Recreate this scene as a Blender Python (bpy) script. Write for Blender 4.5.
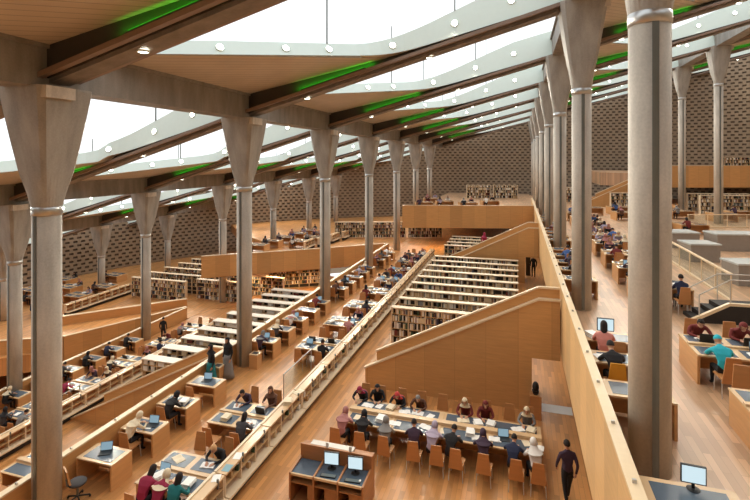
import bpy, bmesh, math, random
from mathutils import Vector, Matrix

for o in list(bpy.data.objects):
    bpy.data.objects.remove(o)
C = bpy.context.scene.collection
S = bpy.context.scene
rnd = random.Random(7)

# ------------------------------------------------------------------ camera
TH = 0.293
cam_d = bpy.data.cameras.new('camera')
cam_d.sensor_width = 36
cam_d.lens = 474 / 750 * 36
cam_d.shift_y = -91 / 750
cam_d.clip_end = 500
cam = bpy.data.objects.new('camera', cam_d)
cam.location = (0, 0, 9.5)
cam.rotation_euler = (math.pi / 2, 0, TH)
C.objects.link(cam)
S.camera = cam

# ------------------------------------------------------------------ world, sun, exposure
w = bpy.data.worlds.new('sky')
S.world = w
w.use_nodes = True
wn = w.node_tree.nodes
wn['Background'].inputs[0].default_value = (0.93, 0.97, 1.0, 1)
wn['Background'].inputs[1].default_value = 1.0
S.view_settings.view_transform = 'Standard'
S.view_settings.look = 'None'
S.view_settings.exposure = 0.6
S.view_settings.gamma = 1.0
LAMP = 560.0          # watts of one sill downlight
S.cycles.max_bounces = 7
S.cycles.diffuse_bounces = 4
S.cycles.glossy_bounces = 2
S.cycles.transparent_max_bounces = 12
S.cycles.sample_clamp_indirect = 6


# ------------------------------------------------------------------ materials
def lin(c):
    return tuple((v / 255 / 12.92) if v / 255 <= 0.04045 else ((v / 255 + 0.055) / 1.055) ** 2.4 for v in c) + (1,)


def base_mat(name, rgb, rough=0.6, metal=0.0, spec=0.5):
    m = bpy.data.materials.new(name)
    m.use_nodes = True
    b = m.node_tree.nodes['Principled BSDF']
    b.inputs['Base Color'].default_value = lin(rgb)
    b.inputs['Roughness'].default_value = rough
    b.inputs['Metallic'].default_value = metal
    b.inputs['Specular IOR Level'].default_value = spec
    return m, m.node_tree, b


def plain(name, rgb, rough=0.6, metal=0.0, var=0.12, scale=6.0):
    """a colour with a little procedural mottling"""
    m, nt, b = base_mat(name, rgb, rough, metal)
    tc = nt.nodes.new('ShaderNodeTexCoord')
    n = nt.nodes.new('ShaderNodeTexNoise')
    n.inputs['Scale'].default_value = scale
    n.inputs['Detail'].default_value = 4
    mx = nt.nodes.new('ShaderNodeMix')
    mx.data_type = 'RGBA'
    c = lin(rgb)
    mx.inputs['A'].default_value = tuple(v * (1 - var) for v in c[:3]) + (1,)
    mx.inputs['B'].default_value = tuple(min(1, v * (1 + var)) for v in c[:3]) + (1,)
    nt.links.new(tc.outputs['Object'], n.inputs['Vector'])
    nt.links.new(n.outputs['Fac'], mx.inputs['Factor'])
    nt.links.new(mx.outputs['Result'], b.inputs['Base Color'])
    return m


def wood(name, rgb, rough=0.42, grain=(1.2, 1.2, 14), var=0.22, seam=None, seam_axis=0, seam_rgb=None):
    """veneer: stretched noise grain, optional panel seams every «seam» metres"""
    m, nt, b = base_mat(name, rgb, rough)
    L = nt.links
    tc = nt.nodes.new('ShaderNodeTexCoord')
    mp = nt.nodes.new('ShaderNodeMapping')
    mp.inputs['Scale'].default_value = grain
    n = nt.nodes.new('ShaderNodeTexNoise')
    n.inputs['Scale'].default_value = 1.0
    n.inputs['Detail'].default_value = 5
    n.inputs['Roughness'].default_value = 0.6
    mx = nt.nodes.new('ShaderNodeMix')
    mx.data_type = 'RGBA'
    c = lin(rgb)
    mx.inputs['A'].default_value = tuple(v * (1 - var) for v in c[:3]) + (1,)
    mx.inputs['B'].default_value = tuple(min(1, v * (1 + var)) for v in c[:3]) + (1,)
    L.new(tc.outputs['Object'], mp.inputs['Vector'])
    L.new(mp.outputs[0], n.inputs['Vector'])
    L.new(n.outputs['Fac'], mx.inputs['Factor'])
    out = mx.outputs['Result']
    if seam:
        sp = nt.nodes.new('ShaderNodeSeparateXYZ')
        L.new(tc.outputs['Object'], sp.inputs[0])
        dv = nt.nodes.new('ShaderNodeMath'); dv.operation = 'DIVIDE'
        dv.inputs[1].default_value = seam
        L.new(sp.outputs[seam_axis], dv.inputs[0])
        fr = nt.nodes.new('ShaderNodeMath'); fr.operation = 'FRACT'
        L.new(dv.outputs[0], fr.inputs[0])
        lt = nt.nodes.new('ShaderNodeMath'); lt.operation = 'LESS_THAN'
        lt.inputs[1].default_value = 0.016 / seam
        L.new(fr.outputs[0], lt.inputs[0])
        fl = nt.nodes.new('ShaderNodeMath'); fl.operation = 'FLOOR'
        L.new(dv.outputs[0], fl.inputs[0])
        wn_ = nt.nodes.new('ShaderNodeTexWhiteNoise'); wn_.noise_dimensions = '1D'
        L.new(fl.outputs[0], wn_.inputs['W'])
        mr = nt.nodes.new('ShaderNodeMapRange')
        mr.inputs['To Min'].default_value = 0.88
        mr.inputs['To Max'].default_value = 1.1
        L.new(wn_.outputs['Value'], mr.inputs['Value'])
        vm = nt.nodes.new('ShaderNodeVectorMath'); vm.operation = 'SCALE'
        L.new(out, vm.inputs[0]); L.new(mr.outputs[0], vm.inputs['Scale'])
        m2 = nt.nodes.new('ShaderNodeMix'); m2.data_type = 'RGBA'
        L.new(lt.outputs[0], m2.inputs['Factor'])
        L.new(vm.outputs[0], m2.inputs['A'])
        m2.inputs['B'].default_value = lin(seam_rgb or tuple(v * 0.86 for v in rgb))
        out = m2.outputs['Result']
    L.new(out, b.inputs['Base Color'])
    return m


def parquet(name, rgb, var=0.2, rough=0.33):
    m, nt, b = base_mat(name, rgb, rough)
    L = nt.links
    tc = nt.nodes.new('ShaderNodeTexCoord')
    mp = nt.nodes.new('ShaderNodeMapping')
    mp.inputs['Rotation'].default_value = (0, 0, math.pi / 2)
    br = nt.nodes.new('ShaderNodeTexBrick')
    c = lin(rgb)
    br.inputs['Color1'].default_value = tuple(v * (1 - var) for v in c[:3]) + (1,)
    br.inputs['Color2'].default_value = tuple(v * (1 + var) for v in c[:3]) + (1,)
    br.inputs['Mortar'].default_value = tuple(v * 0.7 for v in c[:3]) + (1,)
    br.inputs['Scale'].default_value = 1
    br.inputs['Brick Width'].default_value = 1.1
    br.inputs['Row Height'].default_value = 0.14
    br.inputs['Mortar Size'].default_value = 0.004
    n = nt.nodes.new('ShaderNodeTexNoise')
    n.inputs['Scale'].default_value = 0.35
    n.inputs['Detail'].default_value = 3
    mr = nt.nodes.new('ShaderNodeMapRange')
    mr.inputs['To Min'].default_value = 0.85
    mr.inputs['To Max'].default_value = 1.15
    vm = nt.nodes.new('ShaderNodeVectorMath'); vm.operation = 'SCALE'
    L.new(tc.outputs['Object'], mp.inputs['Vector'])
    L.new(mp.outputs[0], br.inputs['Vector'])
    L.new(tc.outputs['Object'], n.inputs['Vector'])
    L.new(n.outputs['Fac'], mr.inputs['Value'])
    L.new(br.outputs['Color'], vm.inputs[0]); L.new(mr.outputs[0], vm.inputs['Scale'])
    L.new(vm.outputs[0], b.inputs['Base Color'])
    return m


def concrete(name, rgb):
    m, nt, b = base_mat(name, rgb, 0.6)
    L = nt.links
    tc = nt.nodes.new('ShaderNodeTexCoord')
    mp = nt.nodes.new('ShaderNodeMapping')
    mp.inputs['Scale'].default_value = (2.2, 2.2, 0.5)
    n = nt.nodes.new('ShaderNodeTexNoise'); n.inputs['Scale'].default_value = 1.3; n.inputs['Detail'].default_value = 7
    n2 = nt.nodes.new('ShaderNodeTexNoise'); n2.inputs['Scale'].default_value = 22; n2.inputs['Detail'].default_value = 3
    cr = nt.nodes.new('ShaderNodeValToRGB')
    c = lin(rgb)
    cr.color_ramp.elements[0].position = 0.3
    cr.color_ramp.elements[0].color = tuple(v * 0.74 for v in c[:3]) + (1,)
    cr.color_ramp.elements[1].position = 0.72
    cr.color_ramp.elements[1].color = tuple(v * 1.18 for v in c[:3]) + (1,)
    ad = nt.nodes.new('ShaderNodeMath'); ad.operation = 'MULTIPLY_ADD'
    ad.inputs[1].default_value = 0.3
    L.new(tc.outputs['Object'], mp.inputs['Vector']); L.new(mp.outputs[0], n.inputs['Vector'])
    L.new(tc.outputs['Object'], n2.inputs['Vector'])
    sb = nt.nodes.new('ShaderNodeMath'); sb.operation = 'SUBTRACT'; sb.inputs[1].default_value = 0.5
    L.new(n2.outputs['Fac'], sb.inputs[0]); L.new(sb.outputs[0], ad.inputs[0]); L.new(n.outputs['Fac'], ad.inputs[2])
    L.new(ad.outputs[0], cr.inputs['Fac'])
    L.new(cr.outputs['Color'], b.inputs['Base Color'])
    bp = nt.nodes.new('ShaderNodeBump'); bp.inputs['Strength'].default_value = 0.12
    L.new(n2.outputs['Fac'], bp.inputs['Height']); L.new(bp.outputs[0], b.inputs['Normal'])
    return m


def slats(name, rgb, pitch=0.3):
    """ceiling boards: dark joints across a diagonal direction"""
    m, nt, b = base_mat(name, rgb, 0.45)
    L = nt.links
    tc = nt.nodes.new('ShaderNodeTexCoord')
    mp = nt.nodes.new('ShaderNodeMapping')
    mp.inputs['Rotation'].default_value = (0, 0, -math.atan2(9.6, 7.2))
    sp = nt.nodes.new('ShaderNodeSeparateXYZ')
    dv = nt.nodes.new('ShaderNodeMath'); dv.operation = 'DIVIDE'; dv.inputs[1].default_value = pitch
    fr = nt.nodes.new('ShaderNodeMath'); fr.operation = 'FRACT'
    lt = nt.nodes.new('ShaderNodeMath'); lt.operation = 'LESS_THAN'; lt.inputs[1].default_value = 0.1
    n = nt.nodes.new('ShaderNodeTexNoise'); n.inputs['Scale'].default_value = 1.2
    m1 = nt.nodes.new('ShaderNodeMix'); m1.data_type = 'RGBA'
    m2 = nt.nodes.new('ShaderNodeMix'); m2.data_type = 'RGBA'
    c = lin(rgb)
    m1.inputs['A'].default_value = tuple(v * 0.85 for v in c[:3]) + (1,)
    m1.inputs['B'].default_value = tuple(v * 1.15 for v in c[:3]) + (1,)
    m2.inputs['B'].default_value = tuple(v * 0.6 for v in c[:3]) + (1,)
    L.new(tc.outputs['Object'], mp.inputs['Vector']); L.new(mp.outputs[0], sp.inputs[0])
    L.new(sp.outputs[1], dv.inputs[0]); L.new(dv.outputs[0], fr.inputs[0]); L.new(fr.outputs[0], lt.inputs[0])
    L.new(tc.outputs['Object'], n.inputs['Vector']); L.new(n.outputs['Fac'], m1.inputs['Factor'])
    L.new(lt.outputs[0], m2.inputs['Factor']); L.new(m1.outputs['Result'], m2.inputs['A'])
    L.new(m2.outputs['Result'], b.inputs['Base Color'])
    return m


def emit(name, rgb, strength):
    m = bpy.data.materials.new(name)
    m.use_nodes = True
    b = m.node_tree.nodes['Principled BSDF']
    b.inputs['Base Color'].default_value = (0.02, 0.02, 0.02, 1)
    b.inputs['Emission Color'].default_value = lin(rgb)
    b.inputs['Emission Strength'].default_value = strength
    return m


def glass(name, tint=(0.96, 0.98, 0.98), refl=0.06):
    m = bpy.data.materials.new(name)
    m.use_nodes = True
    nt = m.node_tree
    nt.nodes.remove(nt.nodes['Principled BSDF'])
    out = nt.nodes['Material Output']
    t = nt.nodes.new('ShaderNodeBsdfTransparent'); t.inputs[0].default_value = tint + (1,)
    g = nt.nodes.new('ShaderNodeBsdfGlossy'); g.inputs['Roughness'].default_value = 0.03
    mx = nt.nodes.new('ShaderNodeMixShader'); mx.inputs[0].default_value = refl
    nt.links.new(t.outputs[0], mx.inputs[1]); nt.links.new(g.outputs[0], mx.inputs[2])
    nt.links.new(mx.outputs[0], out.inputs[0])
    return m


M = {}
M['concrete'] = concrete('concrete', (190, 180, 166))
M['pad'] = concrete('pale_pad', (200, 190, 176))
M['cap'] = concrete('capital_concrete', (160, 154, 144))
M['beam'] = concrete('brown_beam', (132, 122, 112))
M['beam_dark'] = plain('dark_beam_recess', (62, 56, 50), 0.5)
M['beam_edge'] = plain('beam_edge_strip', (135, 112, 95), 0.35)
M['fascia'] = concrete('fascia_concrete', (140, 134, 126))
M['ceil'] = slats('ceiling_boards', (200, 186, 168))
M['sill'] = plain('pale_mint_sill', (220, 234, 226), 0.45, var=0.03)
M['lid'] = plain('white_roof_metal', (235, 236, 234), 0.5, var=0.02)
M['steel'] = plain('brushed_steel', (190, 190, 188), 0.3, 0.9)
M['steel_dark'] = plain('dark_steel', (118, 122, 118), 0.35, 0.6)
M['alu'] = plain('pale_metal', (198, 192, 184), 0.4, 0.3)
M['floor_a'] = parquet('orange_parquet', (198, 140, 84))
M['floor_b'] = parquet('pale_parquet', (192, 154, 120))
M['panel'] = wood('maple_panel', (206, 154, 96), seam=1.2)
M['panel_y'] = wood('maple_panel_long', (206, 160, 108), seam=1.2, seam_axis=1)
M['panel_in'] = wood('parapet_inner', (204, 150, 92))
M['rail'] = wood('pale_wood_rail', (226, 202, 166), 0.35, (8, 1, 8), 0.08)
M['desk'] = wood('desk_wood', (200, 148, 94), 0.4)
M['desk2'] = wood('dark_desk_wood', (168, 112, 68), 0.4)
M['desk_top'] = wood('desk_edge_wood', (212, 178, 136), 0.25, (2, 2, 2), 0.12)
M['mat'] = plain('slate_desk_mat', (80, 92, 104), 0.22, var=0.1)
M['chair'] = wood('chair_wood', (190, 132, 80), 0.4)
M['chair_y'] = plain('yellow_orange_cloth', (214, 148, 40), 0.8)
M['shelf'] = wood('bleached_shelf_wood', (222, 200, 168), 0.45, (1.5, 6, 6), 0.08)
M['shelf_white'] = plain('white_shelf_top', (226, 216, 200), 0.45, var=0.05)
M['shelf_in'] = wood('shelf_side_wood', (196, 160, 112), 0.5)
M['dark'] = plain('dark_lining_and_shade', (40, 34, 30), 0.7)
M['black'] = plain('black_plastic', (24, 24, 26), 0.45)
M['white'] = plain('white_paper', (232, 230, 224), 0.6, var=0.04)
M['cream'] = plain('cream_paper', (222, 206, 176), 0.6, var=0.06)
M['teal_sheet'] = plain('teal_sheet', (120, 160, 170), 0.6)
M['screen'] = emit('lit_screen', (198, 220, 228), 0.75)
M['screen_dim'] = emit('dim_screen', (150, 182, 198), 0.5)
M['lamp'] = emit('lamp_lens', (255, 248, 232), 9.0)
M['green_tube'] = emit('green_tube', (40, 230, 30), 0.12)
M['glass'] = glass('skylight_glass', (1, 1, 1), 0.02)
M['glass2'] = glass('balustrade_glass', (0.9, 0.94, 0.93), 0.1)
M['wall'] = plain('warm_granite', (152, 132, 108), 0.7, var=0.18, scale=0.6)
M['niche'] = plain('niche_shade', (104, 88, 72), 0.8)  # darker than the wall, painting occlusion shade into the recesses
M['grey'] = plain('grey_plinth_stone', (150, 140, 130), 0.5)
M['grey_top'] = plain('pale_glass_top', (200, 204, 202), 0.25)
BOOK = {'white': (226, 222, 212), 'cream': (214, 196, 160), 'tan': (178, 146, 104), 'dark red': (110, 44, 36),
        'navy': (40, 48, 74), 'black': (34, 32, 32), 'grey': (140, 138, 134), 'green': (58, 84, 62), 'brown': (96, 66, 44)}
for k_, v_ in BOOK.items():
    M['book ' + k_] = plain('book_' + k_.replace(' ', '_'), v_, 0.6)
M['skin'] = plain('skin', (196, 146, 116), 0.5, var=0.05)
CL = {'black': (26, 24, 26), 'navy': (34, 42, 70), 'dark purple': (62, 44, 62), 'maroon': (112, 38, 34), 'crimson': (150, 34, 66),
      'teal': (24, 110, 112), 'bright teal': (40, 172, 188), 'cream': (222, 204, 172), 'white': (226, 222, 216), 'grey': (132, 128, 124), 'lilac': (170, 158, 176),
      'mauve': (172, 116, 110), 'pink': (214, 140, 128), 'red': (190, 62, 60), 'brown': (96, 62, 44), 'dark grey': (70, 68, 70),
      'blond': (206, 160, 112), 'hair': (34, 26, 22), 'yellow': (220, 152, 40), 'blue': (66, 96, 150)}
for k_, v_ in CL.items():
    M['cl ' + k_] = plain('cloth_' + k_.replace(' ', '_'), v_, 0.85, var=0.1, scale=9)


# ------------------------------------------------------------------ mesh building
class MB:
    def __init__(s):
        s.v = []; s.f = []; s.mi = []

    def add(s, vs, fs, mi=0):
        b = len(s.v)
        s.v += [tuple(v) for v in vs]
        s.f += [tuple(b + i for i in f) for f in fs]
        s.mi += [mi] * len(fs)
        return s

    def box(s, x0, x1, y0, y1, z0, z1, mi=0):
        return s.add([(x0, y0, z0), (x1, y0, z0), (x1, y1, z0), (x0, y1, z0), (x0, y0, z1), (x1, y0, z1), (x1, y1, z1), (x0, y1, z1)],
                     [(0, 3, 2, 1), (4, 5, 6, 7), (0, 1, 5, 4), (1, 2, 6, 5), (2, 3, 7, 6), (3, 0, 4, 7)], mi)

    def hexa(s, a, b, mi=0):
        """two quads of four points joined into a solid"""
        return s.add(list(a) + list(b), [(0, 3, 2, 1), (4, 5, 6, 7), (0, 1, 5, 4), (1, 2, 6, 5), (2, 3, 7, 6), (3, 0, 4, 7)], mi)

    def prism(s, poly, d, mi=0):
        """polygon of 3-D points extruded by vector d"""
        n = len(poly)
        a = [Vector(p) for p in poly]
        b = [p + Vector(d) for p in a]
        return s.add(a + b, [tuple(range(n - 1, -1, -1)), tuple(range(n, 2 * n))] +
                     [(i, (i + 1) % n, n + (i + 1) % n, n + i) for i in range(n)], mi)

    def loft(s, rings, mi=0, cap=True):
        n = len(rings[0])
        vs = [p for r in rings for p in r]
        fs = []
        for k in range(len(rings) - 1):
            for i in range(n):
                j = (i + 1) % n
                fs.append((k * n + i, k * n + j, (k + 1) * n + j, (k + 1) * n + i))
        if cap:
            fs.append(tuple(range(n - 1, -1, -1)))
            fs.append(tuple((len(rings) - 1) * n + i for i in range(n)))
        return s.add(vs, fs, mi)

    def lathe(s, prof, n=16, mi=0, c=(0, 0)):
        return s.loft([[(c[0] + r * math.cos(2 * math.pi * i / n), c[1] + r * math.sin(2 * math.pi * i / n), z) for i in range(n)]
                       for r, z in prof], mi)

    def tube(s, p0, p1, r, n=8, mi=0):
        p0 = Vector(p0); p1 = Vector(p1)
        d = (p1 - p0).normalized()
        u = d.orthogonal().normalized(); v = d.cross(u)
        return s.loft([[p + (u * math.cos(2 * math.pi * i / n) + v * math.sin(2 * math.pi * i / n)) * r for i in range(n)] for p in (p0, p1)], mi)

    def path(s, pts, r, n=8, mi=0):
        for a, b in zip(pts, pts[1:]):
            s.tube(a, b, r, n, mi)
        return s

    def ball(s, c, rad, n=10, m=7, mi=0):
        rings = []
        for k in range(1, m):
            a = math.pi * k / m
            rings.append([(c[0] + rad[0] * math.sin(a) * math.cos(2 * math.pi * i / n), c[1] + rad[1] * math.sin(a) * math.sin(2 * math.pi * i / n),
                           c[2] - rad[2] * math.cos(a)) for i in range(n)])
        return s.loft(rings, mi)

    def mesh(s, name, mats, smooth=False):
        me = bpy.data.meshes.new(name)
        me.from_pydata(s.v, [], s.f)
        for m in (mats if isinstance(mats, (list, tuple)) else [mats]):
            me.materials.append(M[m] if isinstance(m, str) else m)
        me.polygons.foreach_set('material_index', s.mi)
        if smooth:
            me.polygons.foreach_set('use_smooth', [True] * len(s.f))
        me.update()
        bm = bmesh.new(); bm.from_mesh(me)
        bmesh.ops.recalc_face_normals(bm, faces=bm.faces)
        bm.to_mesh(me); bm.free()
        return me


def link(name, me, parent=None, loc=(0, 0, 0), rz=0.0):
    o = bpy.data.objects.new(name, me)
    C.objects.link(o)
    o.location = loc
    o.rotation_euler = (0, 0, rz)
    if parent:
        o.parent = parent
    return o


def tag(o, label, cat, group=None, kind=None):
    o['label'] = label
    o['category'] = cat
    if group: o['group'] = group
    if kind: o['kind'] = kind
    return o


def thing(name, label, cat, loc=(0, 0, 0), rz=0.0, group=None):
    return tag(link(name, None, None, loc, rz), label, cat, group)


def struct(name, mb, mats, parent=None, label=None, smooth=False):
    o = link(name, mb.mesh(name, mats, smooth), parent)
    if not parent:
        o['kind'] = 'structure'
        o['label'] = label or name.replace('_', ' ')
        o['category'] = name.split('_')[0]
    return o


SPEC = {}


def spec(kind, builder):
    """parts of one kind of thing: list of (name, mesh, [sub-parts])"""
    if kind not in SPEC:
        SPEC[kind] = builder()
    return SPEC[kind]


def put_parts(parts, parent, over=None):
    for p in parts:
        o = link(p[0], p[1], parent, p[3] if len(p) > 3 else (0, 0, 0))
        if over and p[0] in over:
            m = over[p[0]]
            for i, mm in (m.items() if isinstance(m, dict) else {0: m}.items()):
                o.material_slots[i].link = 'OBJECT'
                o.material_slots[i].material = M[mm]
        if len(p) > 2 and p[2]:
            put_parts(p[2], o, over)


def inst(kind, builder, name, label, cat, loc, rz=0.0, group=None, over=None):
    t = thing(name, label, cat, loc, rz, group)
    put_parts(spec(kind, builder), t, over)
    return t


ORD = ['nearest', 'second', 'third', 'fourth', 'fifth', 'sixth', 'seventh', 'eighth', 'ninth', 'tenth', 'eleventh', 'twelfth',
       'thirteenth', 'fourteenth', 'fifteenth', 'sixteenth', 'seventeenth', 'eighteenth', 'nineteenth', 'twentieth']

# ------------------------------------------------------------------ layout numbers (metres)
XA, XB, STEP, BAY, Y0, RISE = -12.12, 2.28, 14.4, 9.6, 9.65, 3.9
SL = RISE / STEP                                   # slope of the roof across the rows


def zr(x):                                         # underside of the roof beams
    return 11.35 + (SL if x > XA else 0.299) * (x - XA)


CX, CY, CR = 4.0, 27.0, 54.5                      # the round back wall


# ------------------------------------------------------------------ floors
def slab(name, poly, z, t, mat, label):
    mb = MB().prism([(x, y, z - t) for x, y in poly], (0, 0, t))
    return struct(name, mb, mat, None, label)


slab('floor', [(-12.7, -13), (8.0, -13), (8.0, 47.8), (1.2, 49.7), (-11.2, 46.4), (-11.2, 79), (-12.7, 79)], 0, 0.5, 'floor_a', 'orange parquet floor of the middle terrace')
slab('floor', [(-11.2, 46.4), (1.2, 49.7), (8, 47.8), (8, 79), (-11.2, 79)], 0, 0.45, 'floor_a', 'parquet floor under the far balcony')
slab('floor', [(1.66, -13), (34, -13), (34, 77), (1.66, 77)], RISE, 1.6, 'floor_b', 'pale parquet floor of the upper right terrace')
slab('floor', [(-11.1, 46.8), (1.4, 50.1), (1.66, 50.0), (1.66, 79.2), (-11.1, 79.9)], RISE, 1.3, 'floor_b', 'floor of the far raised balcony')
slab('floor', [(-26.5, -13), (-6, -13), (-6, 46), (-12.7, 46), (-18, 42), (-26.5, 36)], -RISE, 0.5, 'floor_a', 'parquet floor of the lower left terrace')
slab('floor', [(-26.5, 36.0), (-18.2, 42.1), (-12.75, 46.6), (-12.75, 79.8), (-40, 74), (-40, 60), (-33, 52), (-27.2, 48)], 0, 1.1, 'floor_a', 'floor behind the balcony over the far bookcases')
slab('floor', [(-60, -13), (-20, -13), (-20, 46), (-60, 60)], -2 * RISE, 0.5, 'floor_a', 'lowest parquet floor at far left')
slab('floor', [(-52, 16), (-37, 20), (-30.6, 25.5), (-26.55, 33.8), (-26.55, 36.05), (-18, 42.3), (-18, 50), (-27.2, 52), (-33, 56), (-40, 64), (-66, 56)],
     -RISE, 1.2, 'floor_a', 'floor in front of the far left bookcases')
slab('floor', [(16.2, 62.3), (34, 67.7), (34, 78), (10, 78.4), (10, 66)], 2 * RISE, 1.6, 'floor_b', 'floor of the highest terrace at right')

# back wall behind the camera and solid ground line of the hall
mb = MB().box(-62, 36, -13.6, -13.0, -8, 24)
struct('wall_back', mb, 'wall', None, 'wall behind the viewer')
struct('wall_right', MB().box(34, 34.5, -13, 72, -1, 26), 'wall', None, 'side wall at right')


# ------------------------------------------------------------------ round wall with staggered niches
def round_wall():
    mb = MB()
    zb, dz, da = -9.0, 0.44, 0.84 / CR
    a0, a1 = math.radians(25), math.radians(190)
    na = int((a1 - a0) / da)

    def P(a, z, d=0.0):
        return (CX + (CR + d) * math.cos(a), CY + (CR + d) * math.sin(a), z)
    k = 0
    while True:
        z = zb + k * dz
        if z > 27: break
        off = 0.5 * da * (k % 2)
        for i in range(na):
            b0 = a0 + i * da + off
            x = CX + CR * math.cos(b0)
            if z > zr(x) + 2.2 or z < -8.5: continue
            b1 = b0 + da
            ring = [P(b0, z), P(b1, z), P(b1, z + dz), P(b0, z + dz)]
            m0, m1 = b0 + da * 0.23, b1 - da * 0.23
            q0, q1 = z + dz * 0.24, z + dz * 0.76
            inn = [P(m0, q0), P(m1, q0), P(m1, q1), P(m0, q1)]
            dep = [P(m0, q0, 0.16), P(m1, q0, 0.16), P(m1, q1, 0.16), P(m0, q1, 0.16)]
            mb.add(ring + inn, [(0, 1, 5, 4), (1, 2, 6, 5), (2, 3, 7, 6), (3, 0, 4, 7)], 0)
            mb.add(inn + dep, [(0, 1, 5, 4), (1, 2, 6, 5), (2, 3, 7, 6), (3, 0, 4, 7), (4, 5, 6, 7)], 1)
        k += 1
    me = bpy.data.meshes.new('wall_round')
    me.from_pydata(mb.v, [], mb.f)
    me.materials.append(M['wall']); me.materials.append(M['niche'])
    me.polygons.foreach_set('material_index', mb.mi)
    o = link('wall_round', me)
    o['kind'] = 'structure'; o['label'] = 'curved stone wall with staggered dark niches'; o['category'] = 'wall'
    # closing skin behind the niches
    n = 60
    skin = MB()
    ring = [P(a0 + (a1 - a0) * i / n, 0, 0.6) for i in range(n + 1)]
    for i in range(n):
        p, q = ring[i], ring[i + 1]
        skin.add([(p[0], p[1], -9), (q[0], q[1], -9), (q[0], q[1], zr(q[0]) + 2.5), (p[0], p[1], zr(p[0]) + 2.5)], [(0, 1, 2, 3)])
    struct('wall_outer', skin, 'wall', None, 'outer skin of the curved wall')


round_wall()

# ------------------------------------------------------------------ roof bays
bay_n = [0]
lamp_data = bpy.data.lights.new('sill_lamp', 'SPOT')
lamp_data.energy = LAMP
lamp_data.spot_size = math.radians(120)
lamp_data.spot_blend = 0.6
lamp_data.shadow_soft_size = 0.12
lamp_data.color = (1.0, 0.91, 0.74)
green_data = bpy.data.lights.new('green_strip_light', 'AREA')
green_data.shape = 'RECTANGLE'
green_data.size = 3.6
green_data.size_y = 0.08
green_data.energy = 7
green_data.color = (0.05, 1.0, 0.03)


def downlight_parts():
    ring = MB().loft([[(r * math.cos(2 * math.pi * i / 14), r * math.sin(2 * math.pi * i / 14), z) for i in range(14)] for r, z in ((0.12, 0.045), (0.12, 0.0), (0.155, 0.0), (0.155, 0.05))], 0, False)
    lens = MB().lathe([(0.12, 0.012), (0.12, 0.04)], 14)
    return [('housing', ring.mesh('housing', 'sill'), []), ('lens', lens.mesh('lens', 'lamp'), [])]


ROWN = {-3: 'far left', -2: 'left', -1: 'outer left', 0: 'middle', 1: 'right', 2: 'far right'}


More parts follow.
